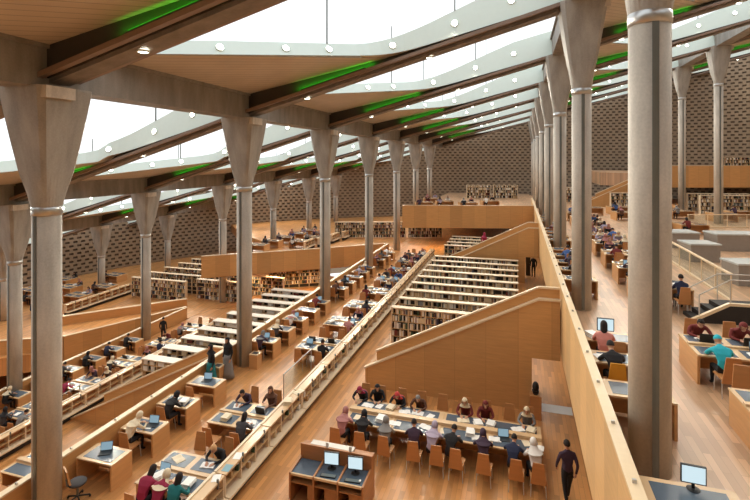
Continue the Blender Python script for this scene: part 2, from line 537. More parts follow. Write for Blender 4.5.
def roof_bay(i, k):
    """one bay between four columns: boarded triangle, pale sill, skylight glass, mullions, hood"""
    X0 = XA + STEP * i; Y = Y0 + BAY * k
    bay_n[0] += 1
    n = bay_n[0]
    zp = lambda x: zr(X0) + 1.0 + 0.19 * (x - X0)
    # boarded soffit: triangle P0, P1, P2
    tri = [(X0, Y, zp(X0)), (X0, Y + BAY, zp(X0)), (X0 + 7.2, Y + BAY, zp(X0 + 7.2))]
    me = MB().prism([(p[0] - X0, p[1] - Y, p[2] - zp(X0)) for p in tri], (0, 0, 0.12)).mesh('ceiling', 'ceil')
    o = link('ceiling', me, None, (X0, Y, zp(X0)))
    o['kind'] = 'structure'; o['label'] = 'brown boarded ceiling triangle'; o['category'] = 'ceiling'
    # lower edge of the sill: diagonal, rounded corner, then along the far beam
    A = Vector((X0, Y)); Bm = Vector((X0 + 7.2, Y + BAY - 0.48)); E_ = Vector((X0 + STEP, Y + BAY - 0.48))
    a = A.lerp(Bm, 0.86); b = Bm.lerp(E_, 0.2)
    pts = [A.lerp(Bm, t) for t in (0.0, 0.2, 0.4, 0.6, 0.75)]
    for s_ in range(7):
        t = s_ / 6
        pts.append(a * (1 - t) ** 2 + Bm * 2 * t * (1 - t) + b * t * t)
    pts += [Bm.lerp(E_, t) for t in (0.35, 0.5, 0.65, 0.8, 1.0)]
    N = len(pts)
    low, up, top, inw = [], [], [], []
    for j, p in enumerate(pts):
        u = (p.x - X0) / STEP                       # 0..1
        ib = max(0.0, (u - 0.5) / 0.5)
        z0 = min(zp(p.x), zr(p.x) + 0.5 + 0.6 * (1 - min(1, u * 2))) if u < 0.5 else zr(p.x) + 0.42
        if u < 0.5: z0 = zp(p.x)
        else: z0 = zr(p.x) + 0.42 - 0.2 * ib
        h = (0.25 + 0.25 * min(1, u / 0.12)) if u < 0.44 else min(1.4, 0.5 + 2.4 * (u - 0.44))
        if j == 0: d = Vector((-0.8, 0.6))
        else:
            tg = (pts[min(j + 1, N - 1)] - pts[max(j - 1, 0)]).normalized()
            d = Vector((-tg.y, tg.x))
        off = 0.02 + 0.12 * h + (0.35 * h if u < 0.42 else 0.35 * h * max(0, 1 - (u - 0.42) / 0.12))
        q = p + d * off
        inw.append(Vector((-d.x, -d.y, 0)))
        low.append((p.x, p.y, z0)); up.append((q.x, q.y, z0 + h))
        zt = max(z0 + h + 0.05, zr(q.x) + 1.05 + 0.47 * (q.y - Y))
        top.append((q.x, q.y, zt))
    win = link('window_%d' % n, None)
    win['kind'] = 'structure'; win['label'] = 'roof skylight'; win['category'] = 'window'
    sill = MB()
    for j in range(N - 1):
        l0, l1, u0, u1 = low[j], low[j + 1], up[j], up[j + 1]
        dn = Vector((0, 0, -0.06))
        back = lambda v: (v[0], v[1], v[2] - 0.12)
        sill.add([l0, l1, u1, u0], [(0, 1, 2, 3)])
    link('sill', sill.mesh('sill', 'sill', True), win)
    cb = MB()
    for j in range(5, 12):
        l0, l1 = low[j], low[j + 1]
        cb.add([(l0[0], l0[1], l0[2] + 0.02), (l1[0], l1[1], l1[2] + 0.02), (l1[0], Y + BAY - 0.34, l1[2] + 0.02), (l0[0], Y + BAY - 0.34, l0[2] + 0.02)], [(0, 1, 2, 3)])
    link('corner_board', cb.mesh('corner_board', 'ceil'), win)
    pane = MB()
    for j in range(N - 1):
        pane.add([up[j], up[j + 1], top[j + 1], top[j]], [(0, 1, 2, 3)])
    link('pane', pane.mesh('pane', 'glass'), win)
    mul = MB()
    for j in (4, 12):
        p, q = up[j], top[j]
        mul.box(p[0] - 0.025, p[0] + 0.025, p[1] - 0.025, p[1] + 0.025, p[2] - 0.02, q[2])
    link('mullion', mul.mesh('mullion', 'steel_dark'), win)
    # hood from the near beam up to the top of the glass
    hood = MB()
    poly = [(X0 + 0.0, Y, zr(X0) + 1.0), (X0 + STEP, Y, zr(X0 + STEP) + 1.0)]
    for j in range(N - 1):
        t0, t1 = top[j], top[j + 1]
        n0 = (t0[0], Y, zr(t0[0]) + 1.0); n1 = (t1[0], Y, zr(t1[0]) + 1.0)
        hood.add([n0, n1, (t1[0], t1[1], t1[2] + 0.02), (t0[0], t0[1], t0[2] + 0.02)], [(0, 1, 2, 3)])
    link('pane', hood.mesh('pane', 'glass'), win)
    return low, up, inw


def beam_x(X0, Y):
    """sloping beam from a lower column to the next higher one"""
    mb = MB()
    z0, z1 = zr(X0), zr(X0 + STEP)

    def bar(y0, y1, b, t, mi):
        mb.hexa([(X0, y0, z0 + b), (X0 + STEP, y0, z1 + b), (X0 + STEP, y1, z1 + b), (X0, y1, z0 + b)],
                [(X0, y0, z0 + t), (X0 + STEP, y0, z1 + t), (X0 + STEP, y1, z1 + t), (X0, y1, z0 + t)], mi)
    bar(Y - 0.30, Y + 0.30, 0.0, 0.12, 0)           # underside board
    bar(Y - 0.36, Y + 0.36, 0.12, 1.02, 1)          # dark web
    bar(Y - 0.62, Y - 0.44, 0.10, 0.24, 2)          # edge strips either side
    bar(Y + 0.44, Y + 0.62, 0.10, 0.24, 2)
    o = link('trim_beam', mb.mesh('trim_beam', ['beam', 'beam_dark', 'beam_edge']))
    o['kind'] = 'structure'; o['label'] = 'sloping brown roof beam'; o['category'] = 'beam'


def beam_y(X0, Y):
    mb = MB().box(X0 - 0.45, X0 + 0.45, Y, Y + BAY, zr(X0), zr(X0) + 1.02)
    mb.box(X0 - 0.55, X0 + 0.55, Y, Y + BAY, zr(X0) + 1.0, zr(X0) + 1.12)
    o = link('trim_beam', mb.mesh('trim_beam', 'fascia'))
    o['kind'] = 'structure'; o['label'] = 'level roof beam along a row of columns'; o['category'] = 'beam'


def inside(x, y, r=CR - 2):
    return math.hypot(x - CX, y - CY) < r


STRIP = {-4: 'outermost left', -3: 'far left', -2: 'outer left', -1: 'left', 0: 'middle', 1: 'right', 2: 'far right'}
KN = lambda k: ORD[max(0, k)]
for i in range(-4, 3):
    for k in range(-2, 8):
        X0 = XA + STEP * i; Y = Y0 + BAY * k
        if not inside(X0 + 7.2, Y + 4.8, CR + 4): continue
        low, up, inw = roof_bay(i, k)
        if inside(X0 + STEP, Y) or inside(X0, Y):
            beam_x(X0, Y)
        if inside(X0, Y + BAY * 0.5): beam_y(X0, Y)
        vis = not (k < -1 or (i < -2 and k < 1) or i < -3 or (i >= 1 and k < 1) or (i == 2 and k < 3))
        if not inside(X0 + 7.2, Y + 4.8, CR - 1) or k < -1: continue
        # downlights on the sill
        for q, j in enumerate((2, 3, 4, 8, 12, 14)):
            l, u = Vector(low[j]), Vector(up[j])
            p = l.lerp(u, 0.5)
            nrm = Vector((u.y - l.y, 0, 0))
            side = (Vector(low[j + 1]) - Vector(low[j - 1])).normalized()
            nn = side.cross(u - l).normalized()
            if nn.dot(inw[j]) < 0: nn = -nn
            t = inst('downlight', downlight_parts, 'ceiling_light',
                     'round lit downlight in sill of the %s %s skylight, %s along it' % (KN(k + 1), STRIP[i], ORD[q] if q else 'first'),
                     'light', p + nn * 0.045, 0, 'downlights in the skylight sills')
            t.rotation_mode = 'QUATERNION'
            t.rotation_quaternion = (-nn).to_track_quat('Z', 'Y')
            if q in (0, 2, 4):
                lo = bpy.data.objects.new('lamp_light', lamp_data)
                C.objects.link(lo); lo.location = p + nn * 0.12
                lo.rotation_euler = (nn * 1.1 + Vector((0, 0, -1))).to_track_quat('-Z', 'Y').to_euler()
        # downlights on the beam underside
        for q, f in enumerate((0.22, 0.6)):
            x = X0 + STEP * f
            inst('downlight', downlight_parts, 'ceiling_light', 'round lit downlight under the %s sloping beam, %s strip, %s' %
                 (KN(k + 1), STRIP[i], ('low end', 'upper end')[q]), 'light', (x, Y, zr(x) - 0.05), 0, 'downlights under the beams')
        if vis:
            # green strip washing the web of the beam
            x = X0 + 4.6
            t = thing('green_light_strip', 'green light strip washing the side of the %s sloping beam, %s strip' % (KN(k + 1), STRIP[i]), 'light',
                      (x, Y - 0.53, zr(x) + 0.24), 0, 'green light strips on the roof beams')
            ang = -math.atan(SL)
            t.rotation_euler = (0, ang, 0)
            link('housing', spec('greenh', lambda: [MB().box(-1.5, 1.5, -0.06, 0.06, 0.0, 0.06).mesh('housing', 'beam_dark')])[0], t)
            link('tube', spec('greent', lambda: [MB().tube((-1.4, 0, 0.085), (1.4, 0, 0.085), 0.025).mesh('tube', 'green_tube')])[0], t)
            lo = bpy.data.objects.new('strip_light', green_data)
            C.objects.link(lo)
            lo.location = (x, Y - 0.6, zr(x) + 0.42)
            lo.rotation_euler = (Matrix.Rotation(ang, 4, 'Y') @ Matrix.Rotation(math.radians(84), 4, 'X')).to_euler()

# ------------------------------------------------------------------ columns
def column_parts(h):
    """h = height from foot to the underside of the beam"""
    foot, top = 0.0, h
    zc = top - 3.1
    shaft = MB().lathe([(0.345, foot), (0.345, zc - 0.05)], 28)
    col = MB().lathe([(0.35, zc - 0.25), (0.362, zc - 0.245), (0.362, zc - 0.03), (0.35, zc - 0.02)], 28)
    cap = MB()
    rings = []
    n = 32

    def sup(t, z):
        r = []
        for i in range(n):
            a = 2 * math.pi * (i + 0.5) / n
            ca, sa = math.cos(a), math.sin(a)
            s_ = 0.35 + t * 0.45
            sq = s_ / max(abs(ca), abs(sa))
            sq = min(sq, s_ * 1.35)
            rr = (1 - t) * 0.35 + t * sq if t < 0.5 else sq * (0.5 + t / 2) / (0.5 + t / 2)
            tt = min(1, t * 3)
            rr = (1 - tt) * s_ + tt * sq
            r.append((rr * ca, rr * sa, z))
        return r
    for t, z in ((0, zc - 0.04), (0.12, zc + 0.36), (0.3, zc + 0.9), (0.55, zc + 1.65), (0.8, zc + 2.4), (1.0, zc + 3.05), (1.0, top + 0.02)):
        rings.append(sup(t, z))
    cap.loft(rings)
    ch = MB()
    ang = math.radians(-88)
    for (a0, a1) in ((ang - 0.15, ang + 0.15),):
        pr = []
        for z in (foot + 0.05, zc - 0.25):
            pr.append([(0.34 * math.cos(a0), 0.34 * math.sin(a0), z), (0.362 * math.cos(a0), 0.362 * math.sin(a0), z),
                       (0.362 * math.cos(ang), 0.362 * math.sin(ang), z), (0.362 * math.cos(a1), 0.362 * math.sin(a1), z), (0.34 * math.cos(a1), 0.34 * math.sin(a1), z)])
        ch.loft(pr)
    sm = shaft.mesh('shaft', 'concrete', True)
    pad = MB().box(0.45, 0.88, -0.72, 0.1, top - 0.3, top)
    return [('shaft', sm, []), ('collar', col.mesh('collar', 'steel', True), []), ('capital', cap.mesh('capital', 'cap'), []),
            ('bearing_pad', pad.mesh('bearing_pad', 'pad'), []),
            ('service_channel', ch.mesh('service_channel', 'steel_dark'), [])]


ROW = {-3: ('D', 'outermost left row'), -2: ('C', 'second row from the left'), -1: ('C', 'left row'), 0: ('A', 'middle row'), 1: ('B', 'right row'), 2: ('E', 'far right row')}
ROWL = {-3: 'outermost left', -2: 'far left', -1: 'left', 0: 'centre left', 1: 'right of centre', 2: 'far right'}
for i in range(-3, 3):
    for k in range(-1, 8):
        x = XA + STEP * i; y = Y0 + BAY * k
        if not inside(x, y, CR - 3): continue
        if i == 2 and k < 0: continue
        nominal = RISE * i
        fz = nominal
        if i == -1 and k >= 4: fz = 0.0
        if i == -2 and k >= 2: fz = -RISE
        if i == -3 and k >= 2: fz = -2 * RISE
        if i == 0 and k >= 4: fz = RISE if k >= 5 else 0.0
        if i == 2: fz = RISE
        h = zr(x) - fz
        if k == -1: lab = 'round concrete column of the %s row, behind the viewer' % ROWL[i]
        else: lab = 'round concrete column with flared head, %s in the %s row' % (KN(k), ROWL[i])
        inst('col%.2f' % h, lambda: column_parts(h), 'column', lab, 'column', (x, y, fz), 0, 'flared concrete columns')


# ------------------------------------------------------------------ parapets, balcony fronts, stairs
def strip_wall(name, p, q, z0, z1, t, mat, label, cap=True, capw=0.2, knobs=True, inner=None):
    """solid wood-faced parapet from p to q with a pale rail on top and little rail lights"""
    p = Vector((p[0], p[1], 0)); q = Vector((q[0], q[1], 0))
    d = q - p
    ln = d.length
    o = link(name, None, None, (p.x, p.y, 0), math.atan2(d.y, d.x))
    o['kind'] = 'structure'; o['label'] = label; o['category'] = 'parapet'
    me = MB().box(0, ln, -t / 2, t / 2, z0, z1 - 0.05).mesh('panel', mat)
    link('panel', me, o)
    if cap:
        link('rail', MB().box(0, ln, -capw / 2, capw / 2, z1 - 0.05, z1).mesh('rail', 'rail_l' if 'rail_l' in M else 'rail'), o)
    if knobs:
        kb = MB()
        s = 0.8
        while s < ln and s < 34:
            kb.box(s - 0.02, s + 0.02, -0.03, 0.03, z1, z1 + 0.05)
            s += 1.6
        link('rail_stud', kb.mesh('rail_stud', 'alu'), o)
    return o


M['panel_l'] = wood('parapet_veneer', (214, 174, 122), grain=(1.2, 1.2, 12), seam=1.2, seam_axis=0)
strip_wall('wall_parapet', (1.6, -6), (1.6, 60), 2.2, 4.85, 0.14, 'panel_l', 'long pale wood parapet of the upper right terrace')
strip_wall('wall_parapet', (-12.62, -6), (-12.62, 46.6), -1.7, 0.95, 0.12, 'panel_in', 'wood parapet along the left edge of the middle terrace')
strip_wall('wall_parapet', (-26.7, -6), (-26.7, 33.6), -5.6, -2.95, 0.12, 'panel_in', 'wood parapet along the left edge of the lower left terrace')
strip_wall('wall_balcony', (-11.2, 46.67), (1.5, 50.0), 2.55, 4.85, 0.14, 'panel', 'orange wood balcony front in the far middle', knobs=False)
strip_wall('wall_balcony', (-26.75, 35.6), (-18.2, 42.0), -1.0, 0.95, 0.14, 'panel', 'wood balcony front above the far bookcases at left', knobs=False)
strip_wall('wall_balcony', (-18.2, 42.0), (-12.7, 46.6), -1.0, 0.95, 0.14, 'panel', 'wood balcony front running behind the left columns', knobs=False)
strip_wall('wall_balcony', (-30.5, 25.5), (-26.75, 33.6), -5.2, -2.9, 0.14, 'panel', 'wood terrace front at far left', knobs=False)
strip_wall('wall_balcony', (-50, 15.0), (-30.5, 25.5), -5.2, -2.9, 0.14, 'panel', 'wood terrace front behind the outer left columns', knobs=False)
strip_wall('wall_balcony', (16.5, 62.2), (34, 67.5), 6.2, 8.75, 0.14, 'panel', 'pale orange wood front of the highest terrace', knobs=False)
strip_wall('wall_balcony', (14.8, 64.2), (16.5, 62.2), 6.2, 8.75, 0.14, 'panel_l', 'pale return of the highest terrace front', knobs=False)
strip_wall('wall_kerb', (-35.4, 29.3), (-28.9, 36.4), -3.9, -3.2, 0.3, 'panel_in', 'low wood-faced kerb before the far left bookcases', knobs=False, capw=0.32)
# wall under the right terrace, closing the passage behind its parapet
struct('wall_under', MB().box(7.6, 8.0, -6, 50, 0, 2.3), 'panel_y', None, 'wood wall under the upper right terrace')
struct('wall_under', MB().box(-6.2, -6.0, -6, 46, -RISE, -0.5), 'panel_y', None, 'wood wall under the middle terrace')


def stair(ox, oy, oz, tagname, xf=-6.1):
    """flight rising 3.9 m to the right between two wood-faced walls"""
    t = thing('staircase', 'wood-sided staircase rising to the right, %s' % tagname, 'stairs', (ox, oy, oz), 0)
    xs, xe = -7.2, 0.75                              # foot and head of the sloping top edge

    def top(x):
        return 0.84 + (4.2 - 0.84) * (x + 5.98) / (0.75 + 5.98)
    prof = [(xf, 0), (xf, top(xf)), (0.75, 4.2), (1.5, 4.2), (1.5, 2.0), (0.5, 2.0), (0.5, 0)]
    near = MB().prism([(x, 0, z) for x, z in prof], (0, 0.12, 0))
    link('side_wall', near.mesh('side_wall', 'panel'), t)
    capm = MB()
    for (x0, z0), (x1, z1) in (((xf - 0.05, top(xf - 0.05)), (0.75, 4.2)), ((0.75, 4.2), (1.52, 4.2))):
        capm.hexa([(x0, -0.05, z0), (x1, -0.05, z1), (x1, 0.17, z1), (x0, 0.17, z0)], [(x0, -0.05, z0 + 0.07), (x1, -0.05, z1 + 0.07), (x1, 0.17, z1 + 0.07), (x0, 0.17, z0 + 0.07)])
    link('coping', capm.mesh('coping', 'rail'), t)
    # upper rail board set back from the wall
    up = MB()
    for (x0, x1) in ((-5.65, 0.75), (0.75, 1.5)):
        a0 = top(x0) + 0.1 if x0 < 0.75 else 4.25
        a1 = 4.25
        up.hexa([(x0, 0.2, a0), (x1, 0.2, a1), (x1, 0.26, a1), (x0, 0.26, a0)], [(x0, 0.2, a0 + 0.4), (x1, 0.2, a1 + 0.4), (x1, 0.26, a1 + 0.4), (x0, 0.26, a0 + 0.4)])
    link('rail_board', up.mesh('rail_board', 'panel_in'), t)
    hr = MB()
    hr.hexa([(-5.7, 0.16, top(-5.7) + 0.45), (0.75, 0.16, 4.6), (0.75, 0.3, 4.6), (-5.7, 0.3, top(-5.7) + 0.45)],
            [(-5.7, 0.16, top(-5.7) + 0.52), (0.75, 0.16, 4.67), (0.75, 0.3, 4.67), (-5.7, 0.3, top(-5.7) + 0.52)])
    hr.box(0.75, 1.5, 0.16, 0.3, 4.6, 4.67)
    link('handrail', hr.mesh('handrail', 'rail'), t)
    n = 24
    for j in range(n):
        x0 = -6.05 + j * (6.35 / n)
        link('step', MB().box(x0, x0 + 6.35 / n + 0.02, 0.12, 1.75, max(0, RISE * j / n - 0.25), RISE * (j + 1) / n - 0.01).mesh('step', 'desk_top'), t)
    link('landing', MB().box(0.32, 1.5, 0.12, 1.75, 3.5, 3.89).mesh('landing', 'desk_top'), t)
    far = MB().prism([(x, 1.75, z) for x, z in [(-6.1, 0), (-6.1, top(-6.1)), (0.75, 4.2), (1.5, 4.2), (1.5, 2.0), (0.5, 2.0), (0.5, 0)]], (0, 0.12, 0))
    link('side_wall', far.mesh('side_wall', 'panel'), t)
    return t


stair(0, 18.8, 0, 'behind the long reading table')
stair(0, 38.0, 0, 'behind the rows of bookcases')
stair(-14.4, 18.8, -RISE, 'beside the wood parapet at left', -7.5)
stair(14.4, 60.8, RISE, 'far right below the highest terrace')

# ------------------------------------------------------------------ bookcases
SH = [0.12, 0.5, 0.88, 1.26, 1.62]
HB = 1.95


def bookcase_parts(ln, nb, d=0.55):
    tm = 'shelf_white' if d > 0.56 else 'shelf'
    out = [('top_board', MB().box(-0.02, ln + 0.02, -0.03, d + 0.03, HB - 0.06, HB).mesh('top_board', tm), [])]
    up = MB()
    for j in range(nb + 1):
        x = min(max(ln * j / nb, 0.02), ln - 0.02)
        out.append(('upright', MB().box(x - 0.02, x + 0.02, 0, d, 0, HB - 0.06).mesh('upright', 'shelf'), []))
    for z in SH:
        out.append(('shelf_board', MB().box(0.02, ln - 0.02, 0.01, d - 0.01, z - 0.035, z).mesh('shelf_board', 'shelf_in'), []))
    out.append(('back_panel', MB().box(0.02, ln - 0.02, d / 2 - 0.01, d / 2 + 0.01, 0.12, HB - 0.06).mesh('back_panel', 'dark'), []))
    return out


BKEYS = list(BOOK)
BW = {'shelf': [7, 9, 7, 2, 1, 1, 4, 2, 2], 'pale': [16, 4, 2, 1, 1, 4, 2, 1, 2], 'dark': [4, 5, 5, 2, 2, 3, 4, 2, 3]}
rest = MB()


def fill_row(ox, oy, oz, rz, ln, nb, shelves, pal, gap=0.12):
    """books of one bookcase face added to the uncounted rest"""
    ca, sa = math.cos(rz), math.sin(rz)

    def T(x, y, z):
        return (ox + x * ca - y * sa, oy + x * sa + y * ca, oz + z)
    for s in shelves:
        z = SH[s]
        hmax = (SH[s + 1] - 0.05 if s + 1 < len(SH) else HB - 0.07) - z
        for b in range(nb):
            x = ln * b / nb + 0.03; xe = ln * (b + 1) / nb - 0.03
            if pal == 'pale':
                x += 0.05
            while x < xe:
                wd = rnd.uniform(0.04, 0.12) if pal != 'pale' else rnd.uniform(0.22, 0.42)
                if x + wd > xe: break
                if rnd.random() < gap:
                    x += rnd.uniform(0.08, 0.25); continue
                hh = hmax * rnd.uniform(0.72, 0.96)
                c = rnd.choices(range(len(BKEYS)), BW[pal])[0]
                y0 = rnd.uniform(0.01, 0.05)
                vs = [T(*p) for p in ((x, y0, z), (x + wd, y0, z), (x + wd, 0.14, z), (x, 0.14, z), (x, y0, z + hh), (x + wd, y0, z + hh), (x + wd, 0.14, z + hh), (x, 0.14, z + hh))]
                rest.add(vs, [(0, 3, 2, 1), (4, 5, 6, 7), (0, 1, 5, 4), (1, 2, 6, 5), (2, 3, 7, 6), (3, 0, 4, 7)], c)
                x += wd + 0.003


def bookcase(x, y, z, label, ln=6.2, nb=7, rz=0.0, shelves=(2, 3, 4), pal='shelf', group=None, gap=0.12, d=0.32):
    inst('bookcase%.1f_%d_%.2f' % (ln, nb, d), lambda: bookcase_parts(ln, nb, d), 'bookcase', label, 'bookcase', (x, y, z), rz, group)
    fill_row(x, y, z, rz, ln, nb, shelves, pal, gap)


rowsB = [23.4 + 1.66 * j for j in range(9)]
for j, y in enumerate(rowsB):
    bookcase(-6.2, y, 0, 'long pale double-sided bookcase, %s row behind the big staircase' % (ORD[j] if j else 'front'), shelves=(0, 1) if j == 0 else (2, 3, 4),
             group='bookcase rows behind the big staircase')
for j in range(4):
    bookcase(-6.2, 41.6 + 1.66 * j, 0, 'long pale bookcase, %s row behind the second staircase' % ORD[j], shelves=(1, 2, 3, 4), group='bookcase rows behind the second staircase')
for j in range(10):
    bookcase(-20.7, 22.2 + 1.66 * j, -RISE, 'wide white-topped bookcase on the lower left terrace, %s row' % ORD[j], ln=6.2, nb=6, shelves=(3, 4), pal='pale',
             group='white-topped bookcase rows on the lower left terrace', gap=0.3, d=0.6)
for j in range(5):
    yy = 37.2 + 2.2 * j
    bookcase(-35.9, yy, -RISE, 'tall bookcase at far left, %s row below the balcony' % ORD[j], ln=6.2, nb=6, shelves=(0, 1, 2, 3, 4) if j == 0 else (2, 3, 4), pal='dark',
             group='bookcases at far left')
for j in range(2):
    bookcase(-29.4 + 1.6 * j, 38.4 + 2.6 * j, -RISE, 'bookcase standing in the shade under the left balcony, %s' % ('front', 'behind')[j], ln=4.6 + 1.6 * j, nb=5, shelves=(0, 1, 2, 3, 4), pal='dark')
bookcase(-24.4, 43.2, -RISE, 'bookcase under the balcony between the left columns', ln=6.2, nb=6, shelves=(1, 2, 3, 4), pal='dark', rz=0.5)
for j in range(3):
    ang = math.atan2(4.1, 12.7)
    d = j * 4.4
    bookcase(-21.0 + d * math.cos(ang), 52.9 + d * math.sin(ang), 0, 'far bookcase facing the viewer, %s from the left under the distant balcony' % ('first', 'second', 'third')[j], ln=4.1, nb=5, rz=ang,
             shelves=(0, 1, 2, 3, 4), pal='dark', group='far bookcases beyond the middle terrace')
for j in range(2):
    bookcase(-6.9 + 3.6 * j, 67.6 + 1.0 * j, RISE, 'distant bookcase on the raised balcony, %s one' % ('left', 'right')[j], ln=3.4, nb=4, rz=0.28, shelves=(0, 1, 2, 3, 4), pal='shelf',
             group='bookcases on the raised balcony')
k = 0
for (x, y, ln) in ((9.6, 56.4, 6.2), (17.6, 55.2, 6.2), (17.2, 57.6, 6.2), (24.6, 58.2, 6.2), (2.2, 64.5, 5.4)):
    bookcase(x, y, RISE, 'bookcase on the upper right terrace below the highest balcony, %s' % ('left front', 'middle front', 'middle second row', 'right end', 'leftmost back')[k],
             ln=ln, nb=6, rz=0.2, shelves=(0, 1, 2, 3, 4), pal='shelf', group='bookcases below the highest balcony', gap=0.2)
    k += 1
for j in range(2):
    bookcase(22.8 + 5.2 * j, 66.2 + 1.5 * j, 2 * RISE, 'bookcase on the highest terrace at right, %s one' % ('left', 'right')[j], ln=5.0, nb=5, rz=0.29, shelves=(0, 1, 2, 3, 4), pal='dark')

# front bookcase: individual books on its three upper shelves
bk = {}


def book_mesh(key, hh, wd):
    kk = (key, hh, wd)
    if kk not in bk:
        mb = MB()
        W_, H_ = wd / 100, hh / 100
        mb.box(0, W_, 0, 0.118, 0, H_, 0)
        mb.box(0.006, W_ - 0.006, 0.012, 0.12, -0.0 + 0.004, H_ + 0.002, 1)
        bk[kk] = mb.mesh('book', ['book ' + key, 'white'])
    return bk[kk]


SHN = {4: 'top', 3: 'second', 2: 'third'}
BAYN = ['leftmost', 'second', 'third', 'middle', 'fifth', 'sixth', 'rightmost']
nbook = 0
for s in (4, 3, 2):
    hm = (SH[s + 1] - 0.05 if s + 1 < len(SH) else HB - 0.07) - SH[s]
    for b in range(7):
        x = -6.2 + 6.2 * b / 7 + 0.03; xe = -6.2 + 6.2 * (b + 1) / 7 - 0.03
        cnt = {}
        while x < xe and nbook < 262:
            wd = rnd.choice((5, 6, 7, 9))
            if x + wd / 100 > xe: break
            if rnd.random() < 0.1:
                x += rnd.uniform(0.05, 0.15); continue
            hh = int(hm * 100 * rnd.choice((0.76, 0.85, 0.94)))
            key = rnd.choices(BKEYS, BW['shelf'])[0]
            cnt[key] = cnt.get(key, 0) + 1
            o = link('book', book_mesh(key, hh, wd), None, (x, 23.4 + 0.02, SH[s]))
            tag(o, '%s book, %s shelf, %s bay of front bookcase, %s of its colour from left' % (key, SHN[s], BAYN[b], ORD[cnt[key] - 1] if cnt[key] > 1 else 'first'),
                'book', 'books on the front bookcase')
            nbook += 1
            x += wd / 100 + 0.003
me = bpy.data.meshes.new('books')
me.from_pydata(rest.v, [], rest.f)
for k_ in BKEYS: me.materials.append(M['book ' + k_])
me.polygons.foreach_set('material_index', rest.mi)
o = link('books', me)
tag(o, 'rows of books filling the more distant bookcases', 'books', None, 'stuff')

# ------------------------------------------------------------------ furniture kinds
def carrel_parts():
    """study desk: end panel to the floor, back panel, framed top with a dark inset mat"""
    return [('top', MB().box(-0.65, 0.65, -0.38, 0.38, 0.71, 0.75).mesh('top', 'desk_top'), []),
            ('mat', MB().box(-0.5, 0.5, -0.28, 0.28, 0.75, 0.756).mesh('mat', 'mat'), []),
            ('end_panel', MB().box(0.59, 0.65, -0.38, 0.38, 0, 0.71).mesh('end_panel', 'desk'), []),
            ('end_panel', MB().box(-0.65, -0.60, -0.38, 0.38, 0, 0.71).mesh('end_panel', 'desk'), []),
            ('back_panel', MB().box(-0.60, 0.59, 0.32, 0.37, 0.08, 0.71).mesh('back_panel', 'desk'), [])]


def table_parts():
    """four-place reading table with mats, centre rail and panelled ends"""
    p = [('top', MB().box(-0.98, 0.98, -0.76, 0.76, 0.71, 0.75).mesh('top', 'desk_top'), [])]
    mm = MB().box(-0.40, 0.40, -0.26, 0.26, 0.0, 0.006).mesh('mat', 'mat')
    for sx in (-0.49, 0.49):
        for sy in (-0.40, 0.40):
            p.append(('mat', mm, [], (sx, sy, 0.75)))
    p.append(('centre_rail', MB().box(-0.98, 0.98, -0.06, 0.06, 0.75, 0.80).mesh('centre_rail', 'desk_top'), []))
    for sx in (-1, 1):
        p.append(('end_panel', MB().box(sx * 0.95 - 0.03, sx * 0.95 + 0.03, -0.70, 0.70, 0, 0.71).mesh('end_panel', 'desk'), []))
    p.append(('modesty_panel', MB().box(-0.92, 0.92, -0.03, 0.03, 0.15, 0.71).mesh('modesty_panel', 'desk'), []))
    return p


def chair_parts():
    """reading-room chair facing +y: tapered wooden back, wooden seat, pale metal frame"""
    back = MB().hexa([(-0.215, -0.235, 0.36), (0.215, -0.235, 0.36), (0.215, -0.21, 0.36), (-0.215, -0.21, 0.36)],
                     [(-0.15, -0.31, 1.0), (0.15, -0.31, 1.0), (0.15, -0.285, 1.0), (-0.15, -0.285, 1.0)])
    seat = MB().prism([(-0.21, -0.21, 0.43), (0.21, -0.21, 0.43), (0.235, 0.2, 0.44), (0.17, 0.24, 0.43), (-0.17, 0.24, 0.43), (-0.235, 0.2, 0.44)], (0, 0, 0.03))
    p = [('backrest', back.mesh('backrest', 'chair'), []), ('seat', seat.mesh('seat', 'chair'), [])]
    for sx in (-1, 1):
        p.append(('leg', MB().tube((sx * 0.19, 0.19, 0.43), (sx * 0.21, 0.22, 0), 0.014, 8).mesh('leg', 'alu'), []))
        p.append(('leg', MB().tube((sx * 0.19, -0.19, 0.43), (sx * 0.21, -0.24, 0), 0.014, 8).mesh('leg', 'alu'), []))
    fr = MB()
    for sx in (-1, 1):
        fr.tube((sx * 0.19, -0.19, 0.42), (sx * 0.19, 0.19, 0.42), 0.012, 8)
    p.append(('seat_frame', fr.mesh('seat_frame', 'alu'), []))
    return p


